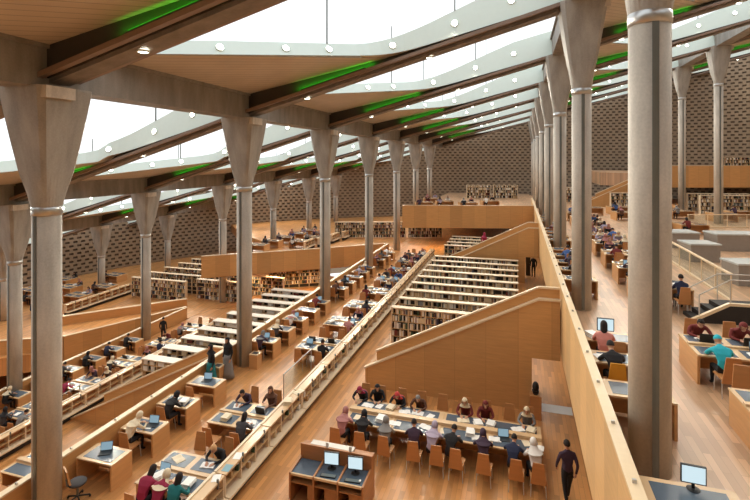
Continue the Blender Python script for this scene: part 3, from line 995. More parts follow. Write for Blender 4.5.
def office_chair_parts():
    base = MB()
    for j in range(5):
        a = 2 * math.pi * j / 5
        base.tube((0, 0, 0.12), (0.3 * math.cos(a), 0.3 * math.sin(a), 0.07), 0.022, 6)
    p = [('star_base', base.mesh('star_base', 'black'), [])]
    for j in range(5):
        a = 2 * math.pi * j / 5
        p.append(('caster', MB().ball((0.3 * math.cos(a), 0.3 * math.sin(a), 0.035), (0.03, 0.03, 0.035), 8, 5).mesh('caster', 'black'), []))
    p.append(('gas_post', MB().tube((0, 0, 0.12), (0, 0, 0.45), 0.03).mesh('gas_post', 'steel_dark'), []))
    s = MB(); s.loft([[(0.24 * math.cos(a) * k, 0.23 * math.sin(a) * k, z) for a in [2 * math.pi * i / 16 for i in range(16)]] for k, z in ((0.85, 0.45), (1, 0.48), (1, 0.52), (0.9, 0.54))])
    p.append(('seat', s.mesh('seat', 'cl dark grey', True), []))
    b = MB().hexa([(-0.2, -0.24, 0.6), (0.2, -0.24, 0.6), (0.2, -0.19, 0.6), (-0.2, -0.19, 0.6)], [(-0.18, -0.31, 0.98), (0.18, -0.31, 0.98), (0.18, -0.27, 0.98), (-0.18, -0.27, 0.98)])
    p.append(('backrest', b.mesh('backrest', 'desk'), []))
    p.append(('back_bar', MB().path([(0, -0.05, 0.45), (0, -0.25, 0.5), (0, -0.27, 0.7)], 0.018).mesh('back_bar', 'steel_dark'), []))
    return p


def laptop_parts():
    """open laptop, screen facing -y"""
    return [('base', MB().box(-0.17, 0.17, -0.12, 0.12, 0, 0.018).mesh('base', 'black'), []),
            ('lid', MB().hexa([(-0.17, 0.12, 0.018), (0.17, 0.12, 0.018), (0.17, 0.132, 0.018), (-0.17, 0.132, 0.018)],
                              [(-0.17, 0.18, 0.25), (0.17, 0.18, 0.25), (0.17, 0.192, 0.25), (-0.17, 0.192, 0.25)]).mesh('lid', 'black'),
             [('screen', MB().hexa([(-0.155, 0.116, 0.032), (0.155, 0.116, 0.032), (0.155, 0.12, 0.032), (-0.155, 0.12, 0.032)],
                                   [(-0.155, 0.172, 0.238), (0.155, 0.172, 0.238), (0.155, 0.176, 0.238), (-0.155, 0.176, 0.238)]).mesh('screen', 'screen_dim'), [])])]


def monitor_parts():
    return [('foot', MB().lathe([(0.11, 0), (0.12, 0.01), (0.05, 0.025)], 16).mesh('foot', 'black'), []),
            ('neck', MB().box(-0.025, 0.025, 0.0, 0.03, 0.02, 0.2).mesh('neck', 'black'), []),
            ('bezel', MB().box(-0.215, 0.215, -0.025, 0.02, 0.12, 0.47).mesh('bezel', 'black'),
             [('screen', MB().box(-0.195, 0.195, -0.029, -0.025, 0.14, 0.45).mesh('screen', 'screen'), [])])]


def keyboard_parts():
    return [('case', MB().box(-0.22, 0.22, -0.07, 0.07, 0, 0.02).mesh('case', 'black'), []),
            ('keys', MB().box(-0.2, 0.2, -0.055, 0.055, 0.02, 0.026).mesh('keys', 'steel_dark'), [])]


def paper_mesh(kind):
    if kind == 'sheet':
        return MB().box(-0.11, 0.11, -0.15, 0.15, 0, 0.004)
    if kind == 'open':
        mb = MB()
        for s in (-1, 1):
            mb.add([(0, -0.13, 0.012), (s * 0.1, -0.13, 0.028), (s * 0.2, -0.13, 0.012), (s * 0.2, 0.13, 0.012), (s * 0.1, 0.13, 0.028), (0, 0.13, 0.012),
                    (0, -0.13, 0), (s * 0.2, -0.13, 0), (s * 0.2, 0.13, 0), (0, 0.13, 0)],
                   [(0, 1, 4, 5), (1, 2, 3, 4), (0, 6, 7, 2, 1), (5, 4, 3, 8, 9), (2, 7, 8, 3), (6, 9, 8, 7)])
        return mb
    if kind == 'stack':
        mb = MB()
        for j in range(4):
            dx = (j * 37 % 5 - 2) * 0.01
            mb.box(-0.12 + dx, 0.12 + dx, -0.16 + dx, 0.16 - dx, j * 0.03, j * 0.03 + 0.027)
        return mb
    return MB().box(-0.15, 0.15, -0.1, 0.1, 0, 0.03)


PM = {}


def paper(kind, mat, name, label, loc, rz=0.0, group=None):
    if (kind, mat) not in PM: PM[(kind, mat)] = paper_mesh(kind).mesh(name, mat)
    return tag(link(name, PM[(kind, mat)], None, loc, rz), label, 'book' if kind != 'sheet' else 'paper', group)


# ------------------------------------------------------------------ people
def skin_body(J, E, head, tilt=0.0, fingers=True):
    """J joints name -> ((x,y,z), radius); E edges; one continuous remeshed body with head, nose, ears"""
    names = list(J)
    idx = {n: i for i, n in enumerate(names)}
    vs = [J[n][0] for n in names]; rad = [J[n][1] for n in names]
    es = [(idx[a], idx[b]) for a, b in E]
    if fingers:
        for s in ('L', 'R'):
            h = Vector(J['hand' + s][0]); wv = Vector(J['wrist' + s][0])
            d = (h - wv).normalized()
            side = d.cross(Vector((0, 0, 1)))
            side = side.normalized() if side.length > 0.3 else Vector((0, 1, 0))
            if abs(d.z) > 0.8: side = Vector((0, 1, 0))
            dn = Vector((0, 0, -1)) if abs(d.z) < 0.8 else Vector((-1 if h.x > 0 else 1, 0, 0))
            sg = 1 if s == 'L' else -1
            for q, (o_, l_) in enumerate(((-0.033, 0.06), (-0.011, 0.075), (0.011, 0.07), (0.033, 0.055))):
                a = h + d * 0.03 + side * o_
                b = a + d * l_ * 0.55 + dn * 0.008
                c = b + d * l_ * 0.4 + dn * 0.03
                i0 = len(vs)
                vs += [tuple(a), tuple(b), tuple(c)]; rad += [0.012, 0.0105, 0.009]
                es += [(idx['hand' + s], i0), (i0, i0 + 1), (i0 + 1, i0 + 2)]
            a = h - d * 0.015 + side * (-0.045) * sg
            b = a + d * 0.045 + side * (-0.02) * sg
            i0 = len(vs)
            vs += [tuple(a), tuple(b)]; rad += [0.014, 0.011]
            es += [(idx['hand' + s], i0), (i0, i0 + 1)]
    me = bpy.data.meshes.new('body_skin')
    me.from_pydata(vs, es, [])
    o = bpy.data.objects.new('body_skin', me)
    C.objects.link(o)
    o.modifiers.new('skin', 'SKIN')
    for i, v in enumerate(me.skin_vertices[0].data):
        v.radius = (rad[i], rad[i])
        v.use_root = (i == idx['pelvis'])
    sub = o.modifiers.new('sub', 'SUBSURF'); sub.levels = 1; sub.render_levels = 1
    dg = bpy.context.evaluated_depsgraph_get()
    m2 = bpy.data.meshes.new_from_object(o.evaluated_get(dg))
    hb = MB()
    hc = Vector(head)
    R = Matrix.Rotation(tilt, 3, 'X')

    def hd(c, r, n=12, m=9):
        b = len(hb.v)
        hb.ball((0, 0, 0), r, n, m)
        for i in range(b, len(hb.v)):
            p = R @ (Vector(hb.v[i]) + Vector(c))
            hb.v[i] = tuple(hc + p)
    hd((0, 0, 0.015), (0.076, 0.094, 0.105))
    hd((0, 0.03, -0.06), (0.055, 0.062, 0.06))
    hd((0, 0.1, -0.012), (0.014, 0.022, 0.024), 8, 6)
    hd((0, 0.083, -0.065), (0.026, 0.014, 0.011), 8, 6)
    for s in (-1, 1):
        hd((s * 0.078, -0.005, 0.0), (0.012, 0.022, 0.032), 8, 6)
    bm = bmesh.new(); bm.from_mesh(m2)
    tmp = hb.mesh('tmp', 'skin'); bm.from_mesh(tmp)
    bm.to_mesh(me_all := bpy.data.meshes.new('body')); bm.free()
    o2 = bpy.data.objects.new('body_join', me_all)
    C.objects.link(o2)
    rm = o2.modifiers.new('remesh', 'REMESH'); rm.mode = 'VOXEL'; rm.voxel_size = 0.0115; rm.use_smooth_shade = True
    sm = o2.modifiers.new('smooth', 'SMOOTH'); sm.factor = 0.5; sm.iterations = 2
    dg = bpy.context.evaluated_depsgraph_get()
    m3 = bpy.data.meshes.new_from_object(o2.evaluated_get(dg))
    bpy.data.objects.remove(o2); bpy.data.objects.remove(o)
    # materials by nearest bone: 0 skin 1 top 2 trousers 3 shoes
    seg = []
    for a, b in E:
        k = a + '|' + b
        mi = 1
        if 'hand' in b or 'head' in b: mi = 0
        if 'knee' in b or 'ankle' in b or 'hip' in b: mi = 2
        if 'toe' in b: mi = 3
        seg.append((Vector(J[a][0]), Vector(J[b][0]), mi))
    seg.append((hc, hc + Vector((0, 0, 0.05)), 0))
    m3.materials.clear()
    for mm in ('skin', 'cl black', 'cl black', 'cl hair'): m3.materials.append(M[mm])
    mi_all = []
    hr = 0.125
    for p in m3.polygons:
        c = p.center
        best, bm_ = 9, 1
        if (c - hc).length < hr: bm_ = 0
        else:
            for a, b, mi in seg:
                ab = b - a
                t = max(0, min(1, (c - a).dot(ab) / max(1e-6, ab.length_squared)))
                dd = (c - a - ab * t).length
                if mi == 0 and t < 0.25: dd += 0.03
                if dd < best: best, bm_ = dd, mi
        mi_all.append(bm_)
    m3.polygons.foreach_set('material_index', mi_all)
    m3.polygons.foreach_set('use_smooth', [True] * len(mi_all))
    m3.name = 'body'
    return m3


EDG = [('pelvis', 'spine'), ('spine', 'chest'), ('chest', 'neck'), ('neck', 'head')]
for s_ in 'LR':
    EDG += [('chest', 'shoulder' + s_), ('shoulder' + s_, 'elbow' + s_), ('elbow' + s_, 'wrist' + s_), ('wrist' + s_, 'hand' + s_),
            ('pelvis', 'hip' + s_), ('hip' + s_, 'knee' + s_), ('knee' + s_, 'ankle' + s_), ('ankle' + s_, 'toe' + s_)]


def seated(lean, arm=0.0):
    """facing +y, seat plane z = .46, lean 0 upright .. 1 bowed over the desk"""
    ch = (0, 0.03 + 0.16 * lean, 0.93 - 0.03 * lean)
    nk = (0, ch[1] + 0.03 + 0.09 * lean, ch[2] + 0.17 - 0.05 * lean)
    hd = (0, nk[1] + 0.03 + 0.07 * lean, nk[2] + 0.14 - 0.04 * lean)
    J = {'pelvis': ((0, -0.02, 0.54), 0.135), 'spine': ((0, 0.0 + 0.04 * lean, 0.73), 0.125), 'chest': (ch, 0.135), 'neck': (nk, 0.055), 'head': (hd, 0.06)}
    for s, x in (('L', 1), ('R', -1)):
        J['shoulder' + s] = ((x * 0.18, ch[1] + 0.01, ch[2] + 0.07), 0.065)
        J['elbow' + s] = ((x * (0.25 + 0.03 * lean), ch[1] + 0.16, 0.80), 0.047)
        J['wrist' + s] = ((x * (0.13 - 0.04 * arm), ch[1] + 0.36, 0.80 + arm * 0.1 * (x > 0)), 0.033)
        J['hand' + s] = ((x * (0.09 - 0.04 * arm), ch[1] + 0.43, 0.795 + arm * 0.14 * (x > 0)), 0.034)
        J['hip' + s] = ((x * 0.09, 0.02, 0.53), 0.095)
        J['knee' + s] = ((x * 0.12, 0.42, 0.53), 0.063)
        J['ankle' + s] = ((x * 0.12, 0.40, 0.10), 0.042)
        J['toe' + s] = ((x * 0.13, 0.53, 0.045), 0.036)
    return J, hd, -0.45 * lean


def standing(step=0.0, armbend=0.0):
    J = {'pelvis': ((0, 0, 0.93), 0.13), 'spine': ((0, 0.0, 1.12), 0.122), 'chest': ((0, 0.01, 1.32), 0.14), 'neck': ((0, 0.02, 1.49), 0.055), 'head': ((0, 0.04, 1.62), 0.06)}
    for s, x in (('L', 1), ('R', -1)):
        J['shoulder' + s] = ((x * 0.185, 0.0, 1.40), 0.065)
        sw = -x * step
        J['elbow' + s] = ((x * 0.24, -0.02 + sw * 0.4 + 0.03 * armbend, 1.13), 0.047)
        J['wrist' + s] = ((x * (0.23 - 0.1 * armbend), 0.06 + sw * 0.6 + 0.2 * armbend, 0.90 + 0.2 * armbend), 0.034)
        J['hand' + s] = ((x * (0.22 - 0.13 * armbend), 0.08 + sw * 0.65 + 0.26 * armbend, 0.82 + 0.28 * armbend), 0.036)
        J['hip' + s] = ((x * 0.095, 0, 0.88), 0.1)
        J['knee' + s] = ((x * 0.1, 0.03 + x * step * 0.5, 0.50), 0.066)
        J['ankle' + s] = ((x * 0.1, x * step - (0.04 if x * step < 0 else 0), 0.09 + (0.05 if x * step < -0.1 else 0)), 0.043)
        J['toe' + s] = ((x * 0.11, x * step + 0.12, 0.04), 0.037)
    return J, (0, 0.045, 1.63), 0.0


POSE = {'bowed': seated(1.0), 'reading': seated(0.55), 'upright': seated(0.1, 1.0), 'stand': standing(), 'stand_hold': standing(0.05, 0.9), 'walk': standing(0.24, 0.1)}
BODY = {}
HAIR = {}


def hair_mesh(pose, kind):
    J, hd, tilt = POSE[pose]
    hc = Vector(hd)
    R = Matrix.Rotation(tilt, 3, 'X')
    mb = MB()
    n, m = 16, 12
    vs = []; ok = {}
    rx, ry, rz_ = (0.088, 0.108, 0.115) if kind != 'scarf' else (0.1, 0.118, 0.128)
    if kind == 'cap': rx, ry, rz_ = 0.092, 0.112, 0.12
    for k in range(m + 1):
        a = math.pi * k / m
        for i in range(n):
            b = 2 * math.pi * i / n
            p = Vector((rx * math.sin(a) * math.cos(b), ry * math.sin(a) * math.sin(b), 0.02 + rz_ * math.cos(a)))
            if kind == 'long' and p.y < 0.02 and p.z < 0.0:
                p = Vector((p.x * 1.05, p.y * 0.9 - 0.03, p.z - 0.17 * (k / m)))
            vs.append(hc + R @ p)
    fs = []
    for k in range(m):
        for i in range(n):
            j = (i + 1) % n
            ang = 2 * math.pi * (i + 0.5) / n
            front = math.sin(ang)
            z = math.cos(math.pi * (k + 0.5) / m)
            if kind == 'short' and (z < -0.15 or (front > 0.2 and z < 0.45)): continue
            if kind == 'cap' and (z < 0.1 and front > 0.2 or z < -0.1): continue
            if kind == 'long' and front > 0.25 and z < 0.45: continue
            if kind == 'scarf' and front > 0.55 and -0.72 < z < 0.5: continue
            fs.append((k * n + i, k * n + j, (k + 1) * n + j, (k + 1) * n + i))
    mb.add(vs, fs)
    if kind == 'scarf':                              # drape on neck and shoulders
        ck = Vector(J['chest'][0]); nk = Vector(J['neck'][0])
        rings = []
        for t, r in ((0, 0.095), (0.35, 0.105), (0.7, 0.15), (1.0, 0.2)):
            c = hc.lerp(ck + Vector((0, 0, 0.06)), t) + Vector((0, -0.01, -0.05 * (1 - t)))
            rings.append([(c.x + r * 1.1 * math.cos(2 * math.pi * i / n), c.y + r * 0.9 * math.sin(2 * math.pi * i / n), c.z) for i in range(n)])
        mb.loft(rings, 0, False)
    me = mb.mesh('hair', 'cl hair', True)
    return me


def skirt_mesh(long=True):
    mb = MB()
    n = 20
    rings = []
    for z, r in ((1.02, 0.15), (0.9, 0.19), (0.6, 0.23), (0.3, 0.28), (0.06, 0.33)):
        rings.append([((r + 0.012 * math.cos(i * 5)) * math.cos(2 * math.pi * i / n), 0.85 * (r + 0.012 * math.cos(i * 5)) * math.sin(2 * math.pi * i / n) + 0.02, z) for i in range(n)])
    mb.loft(rings, 0, True)
    return mb.mesh('skirt', 'cl teal', True)


people = [0]


def person(label, x, y, z, rz, pose='reading', top='black', legs='black', head=('short', 'hair'), skirt=None, group=None, scale=1.0, eyes=False):
    if pose not in BODY:
        J, hd, tilt = POSE[pose]
        BODY[pose] = skin_body(J, EDG, hd, tilt)
    t = thing('person', label, 'person', (x, y, z), rz, group)
    b = link('body', BODY[pose], t)
    for i, mm in ((1, 'cl ' + top), (2, 'cl ' + legs)):
        b.material_slots[i].link = 'OBJECT'; b.material_slots[i].material = M[mm]
    kk = (pose, head[0])
    if kk not in HAIR: HAIR[kk] = hair_mesh(*kk)
    nm = {'scarf': 'headscarf', 'cap': 'cap'}.get(head[0], 'hair')
    h = link(nm, HAIR[kk], t)
    h.material_slots[0].link = 'OBJECT'; h.material_slots[0].material = M['cl ' + head[1]]
    if skirt:
        if 'skirt' not in HAIR: HAIR['skirt'] = skirt_mesh()
        s = link('skirt', HAIR['skirt'], t)
        s.material_slots[0].link = 'OBJECT'; s.material_slots[0].material = M['cl ' + skirt]
    if eyes:
        J, hd, tilt = POSE[pose]
        for s in (-1, 1):
            p = Vector(hd) + Matrix.Rotation(tilt, 3, 'X') @ Vector((s * 0.032, 0.088, 0.02))
            link('eye', spec('eye', lambda: [MB().ball((0, 0, 0), (0.012, 0.008, 0.008), 8, 6).mesh('eye', 'black')])[0], t, p)
    people[0] += 1
    return t


def chair(label, x, y, z, rz, group=None, over=None):
    return inst('chair', chair_parts, 'wooden_chair', label, 'chair', (x, y, z), rz, group, over)


PI = math.pi
MIDT, LOWT, UPT = 'middle terrace', 'lower left terrace', 'upper right terrace'

# ------------------------------------------------------------------ middle terrace: carrels along the left parapet
TOPS = ['black', 'navy', 'dark purple', 'grey', 'maroon', 'dark grey', 'lilac', 'brown', 'white', 'blue']
HEADS = [('short', 'hair'), ('scarf', 'cream'), ('scarf', 'black'), ('long', 'hair'), ('scarf', 'grey'), ('short', 'hair'), ('scarf', 'mauve'), ('short', 'hair')]


def hdesc(h):
    return {'short': 'short dark hair', 'long': 'long dark hair', 'cap': '%s cap' % h[1], 'scarf': '%s headscarf' % h[1]}[h[0]]


used_labels = set()


def uniq(s):
    assert s not in used_labels, s
    used_labels.add(s)
    return s


ys = [11.15, 12.75, 14.35, 15.95, 20.5, 22.1, 23.7, 25.3, 26.9, 30.2, 31.8, 33.4, 35.0, 36.6, 39.8, 41.4, 43.0]
for j, y in enumerate(ys):
    x = -11.75
    nm = ORD[j]
    inst('carrel', carrel_parts, 'study_desk', 'wooden study desk by the left parapet of the %s, %s in line' % (MIDT, nm), 'desk', (x, y, 0), 0,
         'study desks along the left parapet of the middle terrace')
    if j in (0, 1, 3, 4, 6, 8, 10):
        inst('laptop', laptop_parts, 'laptop', 'open black laptop on the %s study desk of the %s' % (nm, MIDT), 'laptop', (x - (0.0 if j != 1 else -0.25), y + 0.02, 0.756), 0.2 if j else 0.5, 'laptops on the study desks')
    if j > 0:
        chair('wooden chair at the %s study desk of the %s' % (nm, MIDT), x, y - 0.72 + (0.1 if j < 3 else 0), 0, 0, 'chairs at the study desks of the middle terrace')
    if j > 3 and j not in (7, 11):
        h = HEADS[(j * 5) % 8]; c = TOPS[(j * 3) % 10]
        person('person in %s, %s, %s study desk of the %s' % (c, hdesc(h), nm, MIDT), x, y - 0.62, 0, 0, 'reading' if j % 2 else 'bowed', c, 'black', h)
inst('office_chair', office_chair_parts, 'office_chair', 'swivel office chair with wooden back beside the nearest study desk', 'chair', (-11.75, 10.25, 0), -0.5)
person('person in a cream jacket bent over the second study desk', -11.9, 12.2, 0, -0.15, 'bowed', 'cream', 'black', ('scarf', 'cream'))
person('person all in black seated at the third study desk', -11.7, 13.7, 0, -0.2, 'bowed', 'black', 'black', ('scarf', 'black'))
paper('sheet', 'white', 'paper_sheet', 'white sheet on the second study desk under the cream-jacketed reader', (-11.55, 12.7, 0.757), 0.3)
paper('stack', 'white', 'paper_stack', 'white papers on the third study desk beside the reader in black', (-11.45, 14.3, 0.757), 0.2)
person('standing person in a dark top and long teal skirt by the parapet', -12.28, 17.0, 0, 2.6, 'stand', 'black', 'teal', ('scarf', 'black'), 'teal')
person('standing person in a black top and grey skirt beside the second middle column', -12.05, 17.85, 0, 2.9, 'stand', 'black', 'grey', ('scarf', 'black'), 'grey')


def bin_parts():
    return [('body', MB().box(-0.2, 0.2, -0.2, 0.2, 0, 0.62).mesh('body', 'desk'), []),
            ('rim', MB().box(-0.215, 0.215, -0.215, 0.215, 0.62, 0.66).mesh('rim', 'desk_top'), []),
            ('opening', MB().box(-0.13, 0.13, -0.13, 0.13, 0.66, 0.665).mesh('opening', 'dark'), [])]


inst('bin', bin_parts, 'waste_bin', 'square wooden bin at the foot of the second middle column', 'bin', (-11.45, 19.1, 0))
inst('bin', bin_parts, 'waste_bin', 'square wooden bin between the two standing people by the parapet', 'bin', (-12.3, 17.5, 0), 0)

# ------------------------------------------------------------------ middle terrace: double reading tables
ty = [11.15, 14.25, 20.75, 24.0, 27.1, 30.2, 33.3, 36.4, 39.5, 42.6]
TX = -8.95


def reading_table(x, y, z, nm, terr, rich, seats, seed, grp):
    r = random.Random(seed)
    inst('table', table_parts, 'reading_table', 'four-place wooden reading table with slate mats, %s on the %s' % (nm, terr), 'table', (x, y, z), 0, grp)
    for q, (sx, sy) in enumerate(((-0.49, -1), (0.49, -1), (-0.49, 1), (0.49, 1))):
        side = ('near left', 'near right', 'far left', 'far right')[q]
        rz = 0 if sy < 0 else PI
        chair('wooden chair at the %s place of the %s reading table, %s' % (side, nm, terr), x + sx, y + sy * 1.14, z, rz + r.uniform(-0.1, 0.1), 'wooden chairs at the reading tables')
        if seats[q]:
            if seats[q] == 1:
                h = r.choice(HEADS); c = r.choice(TOPS)
                person('person in %s, %s, %s of %s reading table, %s' % (c, hdesc(h), side, nm, terr), x + sx, y + sy * 1.06, z, rz, r.choice(('reading', 'bowed', 'upright')), c, 'black', h)
            else:
                lb, po, c, h = seats[q]
                person(lb, x + sx + r.uniform(-0.03, 0.03), y + sy * 1.04, z, rz, po, c, 'black', h, eyes=sy > 0)
        if rich and r.random() < 0.85:
            kd = r.choice(('open', 'sheet', 'stack'))
            paper(kd, r.choice(('white', 'white', 'cream')), {'open': 'open_book', 'sheet': 'paper_sheet', 'stack': 'paper_stack'}[kd],
                  '%s, %s of the %s reading table, %s' % ({'open': 'open pale book', 'sheet': 'pale loose sheet', 'stack': 'pile of pale papers'}[kd], side, nm, terr),
                  (x + sx + r.uniform(-0.15, 0.15), y + sy * 0.42, z + 0.757), r.uniform(-0.5, 0.5), 'papers on the reading tables')
        if rich and r.random() < 0.3:
            inst('laptop', laptop_parts, 'laptop', 'open laptop at the %s place of the %s reading table, %s' % (side, nm, terr), 'laptop', (x + sx, y + sy * 0.3, z + 0.757), rz, 'laptops on the reading tables')


G1 = 'reading tables of the middle terrace'
reading_table(TX, 11.15, 0, 'nearest', MIDT, True, [('person with black hair in crimson at the nearest reading table, left of three', 'bowed', 'crimson', ('long', 'hair')),
                                                    ('person in a teal top with dark hair at the nearest reading table, right of three', 'reading', 'teal', ('long', 'hair')), 0,
                                                    ('fair-haired person in black bent over the far right place of the nearest reading table', 'bowed', 'black', ('short', 'blond'))], 3, G1)
person('person in a pale headscarf and crimson at the nearest reading table, middle of three', TX + 0.03, 10.05, 0, 0.05, 'bowed', 'crimson', 'black', ('scarf', 'cream'))
reading_table(TX, 14.25, 0, 'second', MIDT, True, [0, ('person with dark hair in grey at the near right of the second reading table', 'reading', 'dark grey', ('long', 'hair')),
                                                   ('person in dark clothes leaning over the far left of the second reading table', 'bowed', 'dark purple', ('short', 'hair')),
                                                   ('person in brown seated upright at the far right of the second reading table', 'upright', 'brown', ('scarf', 'brown'))], 5, G1)
seatsA = [[0, ('person in black with tied hair at the near right of the third reading table', 'upright', 'black', ('short', 'hair')), 0, 0], [0, ('person in a rose top at the near right of the fourth reading table', 'bowed', 'mauve', ('short', 'hair')), 0, 1],
          [0, 1, 0, 0], [1, 0, 0, 1], [1, 1, 1, 1], [1, 1, 0, 1], [1, 1, 1, 1], [1, 1, 0, 1]]
for j, y in enumerate(ty[2:]):
    reading_table(TX, y, 0, ORD[j + 2], MIDT, True, seatsA[j], 11 + j, G1)

# ------------------------------------------------------------------ low display shelves beside the reading tables
def low_shelf_parts():
    ln = 2.36
    p = [('top_board', MB().box(0, ln, -0.28, 0.02, 0.92, 0.97).mesh('top_board', 'desk_top'), []),
         ('base', MB().box(0, ln, -0.26, -0.04, 0.0, 0.3).mesh('base', 'dark'), []),  # dark colour paints the shadow below the ledge
         ('ledge', MB().box(0, ln, -0.28, 0.16, 0.3, 0.36).mesh('ledge', 'shelf'), []),
         ('back_panel', MB().box(0, ln, -0.28, -0.25, 0.36, 0.92).mesh('back_panel', 'desk2'), []),  # darker wood paints the shaded shelf interior
         ('shelf_board', MB().box(0.03, ln - 0.03, -0.25, -0.01, 0.62, 0.645).mesh('shelf_board', 'shelf_in'), []),
         ('edge_rail', MB().box(0, ln, -0.36, -0.28, 0.94, 1.0).mesh('edge_rail', 'shelf'), [])]
    for j in range(4):
        x = 0.02 + j * (ln - 0.04) / 3
        p.append(('divider', MB().box(x - 0.02, x + 0.02, -0.25, 0.0, 0.36, 0.92).mesh('divider', 'shelf'), []))
    for j in (0.3, 1.5):
        p.append(('bracket', MB().box(j - 0.02, j + 0.02, -0.02, 0.03, 0.8, 1.06).mesh('bracket', 'steel_dark'), []))
    return p



def low_shelf(x, y, z, label, grp):
    return inst('low_shelf', low_shelf_parts, 'low_bookshelf', label, 'bookshelf', (x, y + 2.36, z), -PI / 2, grp)


LX = -7.58
for j in range(16):
    low_shelf(LX, 6.3 + 2.4 * j, 0, 'low wooden shelf unit beside the %s tables, %s from the near end' % (MIDT, ORD[j]), 'low shelf units of the middle terrace')
for j in range(8):
    low_shelf(LX - STEP, 12.5 + 2.4 * j, -RISE, 'low shelf unit with white top edge on the %s, %s unit' % (LOWT, ORD[j]), 'low shelf units of the lower left terrace')
for j in range(3):
    low_shelf(-36.75, 31.0 + 2.4 * j, -RISE, 'low wooden shelf unit at far left before the outer column, %s' % ORD[j], 'low shelf units at far left')
# books and papers in and on the nearest low shelves
for j in range(36):
    y = 8.9 + 0.42 * j + rnd.uniform(-0.1, 0.1)
    if abs((y - 6.3) % 2.4) < 0.1: continue
    lvl = rnd.choice((0.36, 0.645))
    key = rnd.choice(['white', 'cream', 'tan', 'brown', 'green', 'grey'])
    unit = int((y - 6.3) / 2.4)
    me = book_mesh(key, rnd.choice((18, 22, 25)), rnd.choice((6, 9)))
    o = link('book', me, None, (LX - 0.02, y, lvl), PI / 2)
    tag(o, '%s book in the low shelf beside the tables, %s from the near end' % (key, ORD[j] if j < 20 else 'twenty-' + ORD[j - 20].replace('nearest', 'first') if j < 29 else 'thirty-' + ORD[j - 29]), 'book', 'books in the low shelves')
paper('sheet', 'white', 'paper_sheet', 'white sheet lying on the low shelf beside the nearest reading table', (LX - 0.12, 11.9, 0.972), 0.2)
paper('sheet', 'teal_sheet', 'paper_sheet', 'teal sheet lying on the low shelf beside the nearest reading table', (LX - 0.1, 11.35, 0.972), 0.1)
paper('sheet', 'white', 'paper_sheet', 'pale sheet next to the teal sheet on the low shelf', (LX - 0.14, 10.9, 0.972), 0.4)
paper('stack', 'cream', 'book_stack', 'stack of cream books on the low shelf beside the second reading table', (LX - 0.12, 15.0, 0.972), 0.3)
paper('open', 'cream', 'open_book', 'open cream book on the low shelf beyond the stack of cream books', (LX - 0.1, 15.8, 0.972), 1.2)


# handrail at the gap in the tables
def guard_parts():
    return [('post', MB().tube((0, 0, 0), (0, 0, 0.98), 0.022).mesh('post', 'alu'), []),
            ('post', MB().tube((0, 2.6, 0), (0, 2.6, 0.98), 0.022).mesh('post', 'alu'), []),
            ('top_rail', MB().path([(0, 0, 0.98), (0, 2.6, 0.98)], 0.024).mesh('top_rail', 'alu'), []),
            ('glass_panel', MB().box(-0.006, 0.006, 0.06, 2.54, 0.1, 0.88).mesh('glass_panel', 'glass2'), [])]


inst('guard', guard_parts, 'guard_rail', 'pale metal guard rail standing between the second and third reading tables', 'railing', (-8.87, 16.9, 0))

# ------------------------------------------------------------------ long reading table in the front
def long_table_parts():
    p = [('top', MB().box(-3.15, 3.15, -0.78, 0.78, 0.71, 0.75).mesh('top', 'desk_top'), []),
         ('centre_rail', MB().box(-3.15, 3.15, -0.1, 0.1, 0.75, 0.86).mesh('centre_rail', 'desk_top'), [])]
    mm = MB().box(-0.66, 0.66, -0.27, 0.27, 0, 0.006).mesh('mat', 'mat')
    for j in range(4):
        for sy in (-0.43, 0.43):
            p.append(('mat', mm, [], (-2.36 + 1.575 * j, sy, 0.75)))
    for j in range(5):
        x = -3.1 + 6.2 * j / 4
        p.append(('end_panel', MB().box(x - 0.03, x + 0.03, -0.7, 0.7, 0, 0.71).mesh('end_panel', 'desk'), []))
        if 0 < j < 4:
            p.append(('divider_rail', MB().box(x - 0.045, x + 0.045, -0.76, 0.76, 0.75, 0.772).mesh('divider_rail', 'desk_top'), []))
    p.append(('modesty_panel', MB().box(-3.05, 3.05, -0.03, 0.03, 0.1, 0.71).mesh('modesty_panel', 'desk'), []))
    return p


LTX, LTY = -2.45, 15.6
inst('long_table', long_table_parts, 'long_reading_table', 'long wooden reading table crowded with readers in front of the staircase wall', 'table', (LTX, LTY, 0))
NEAR = [(-5.55, 'mauve'), (-4.75, None), (-3.95, None), (-3.05, 'x'), (-2.35, 'x'), (-1.75, None), (-0.95, 'x'), (-0.05, 'x'), (0.55, 'x')]
for j, (x, _) in enumerate(NEAR):
    chair('tapered wooden chair on the near side of the long reading table, %s from the left' % ('first' if j == 0 else ORD[j]), x, LTY - 1.32, 0, rnd.uniform(-0.08, 0.08), 'chairs on the near side of the long table')
for j, x in enumerate((-5.5, -4.9, -4.1, -3.35, -2.6, -1.75, -1.05, -0.3, 0.35)):
    chair('wooden chair on the far side of the long reading table, %s from the left' % ('first' if j == 0 else ORD[j]), x, LTY + 1.22, 0, PI + rnd.uniform(-0.08, 0.08), 'chairs on the far side of the long table')
PN = LTY - 1.18
person('person in a mauve headscarf and black at the near left end of the long table', -5.5, PN, 0, 0.0, 'bowed', 'mauve', 'black', ('scarf', 'mauve'))
person('person in black hunched at the near side of the long table beside the mauve headscarf', -4.8, PN, 0, 0.1, 'bowed', 'black', 'black', ('scarf', 'black'))
person('person in a grey hooded jacket with back to the viewer behind the computer desks', -4.0, 14.3, 0, 0.1, 'reading', 'grey', 'black', ('scarf', 'grey'))
person('person in dark purple at the long table, right of the grey jacket', -3.1, PN, 0, 0.15, 'reading', 'dark purple', 'black', ('short', 'hair'))
person('person in lilac at the middle of the near side of the long table', -2.55, PN, 0, -0.1, 'bowed', 'lilac', 'black', ('scarf', 'lilac'))
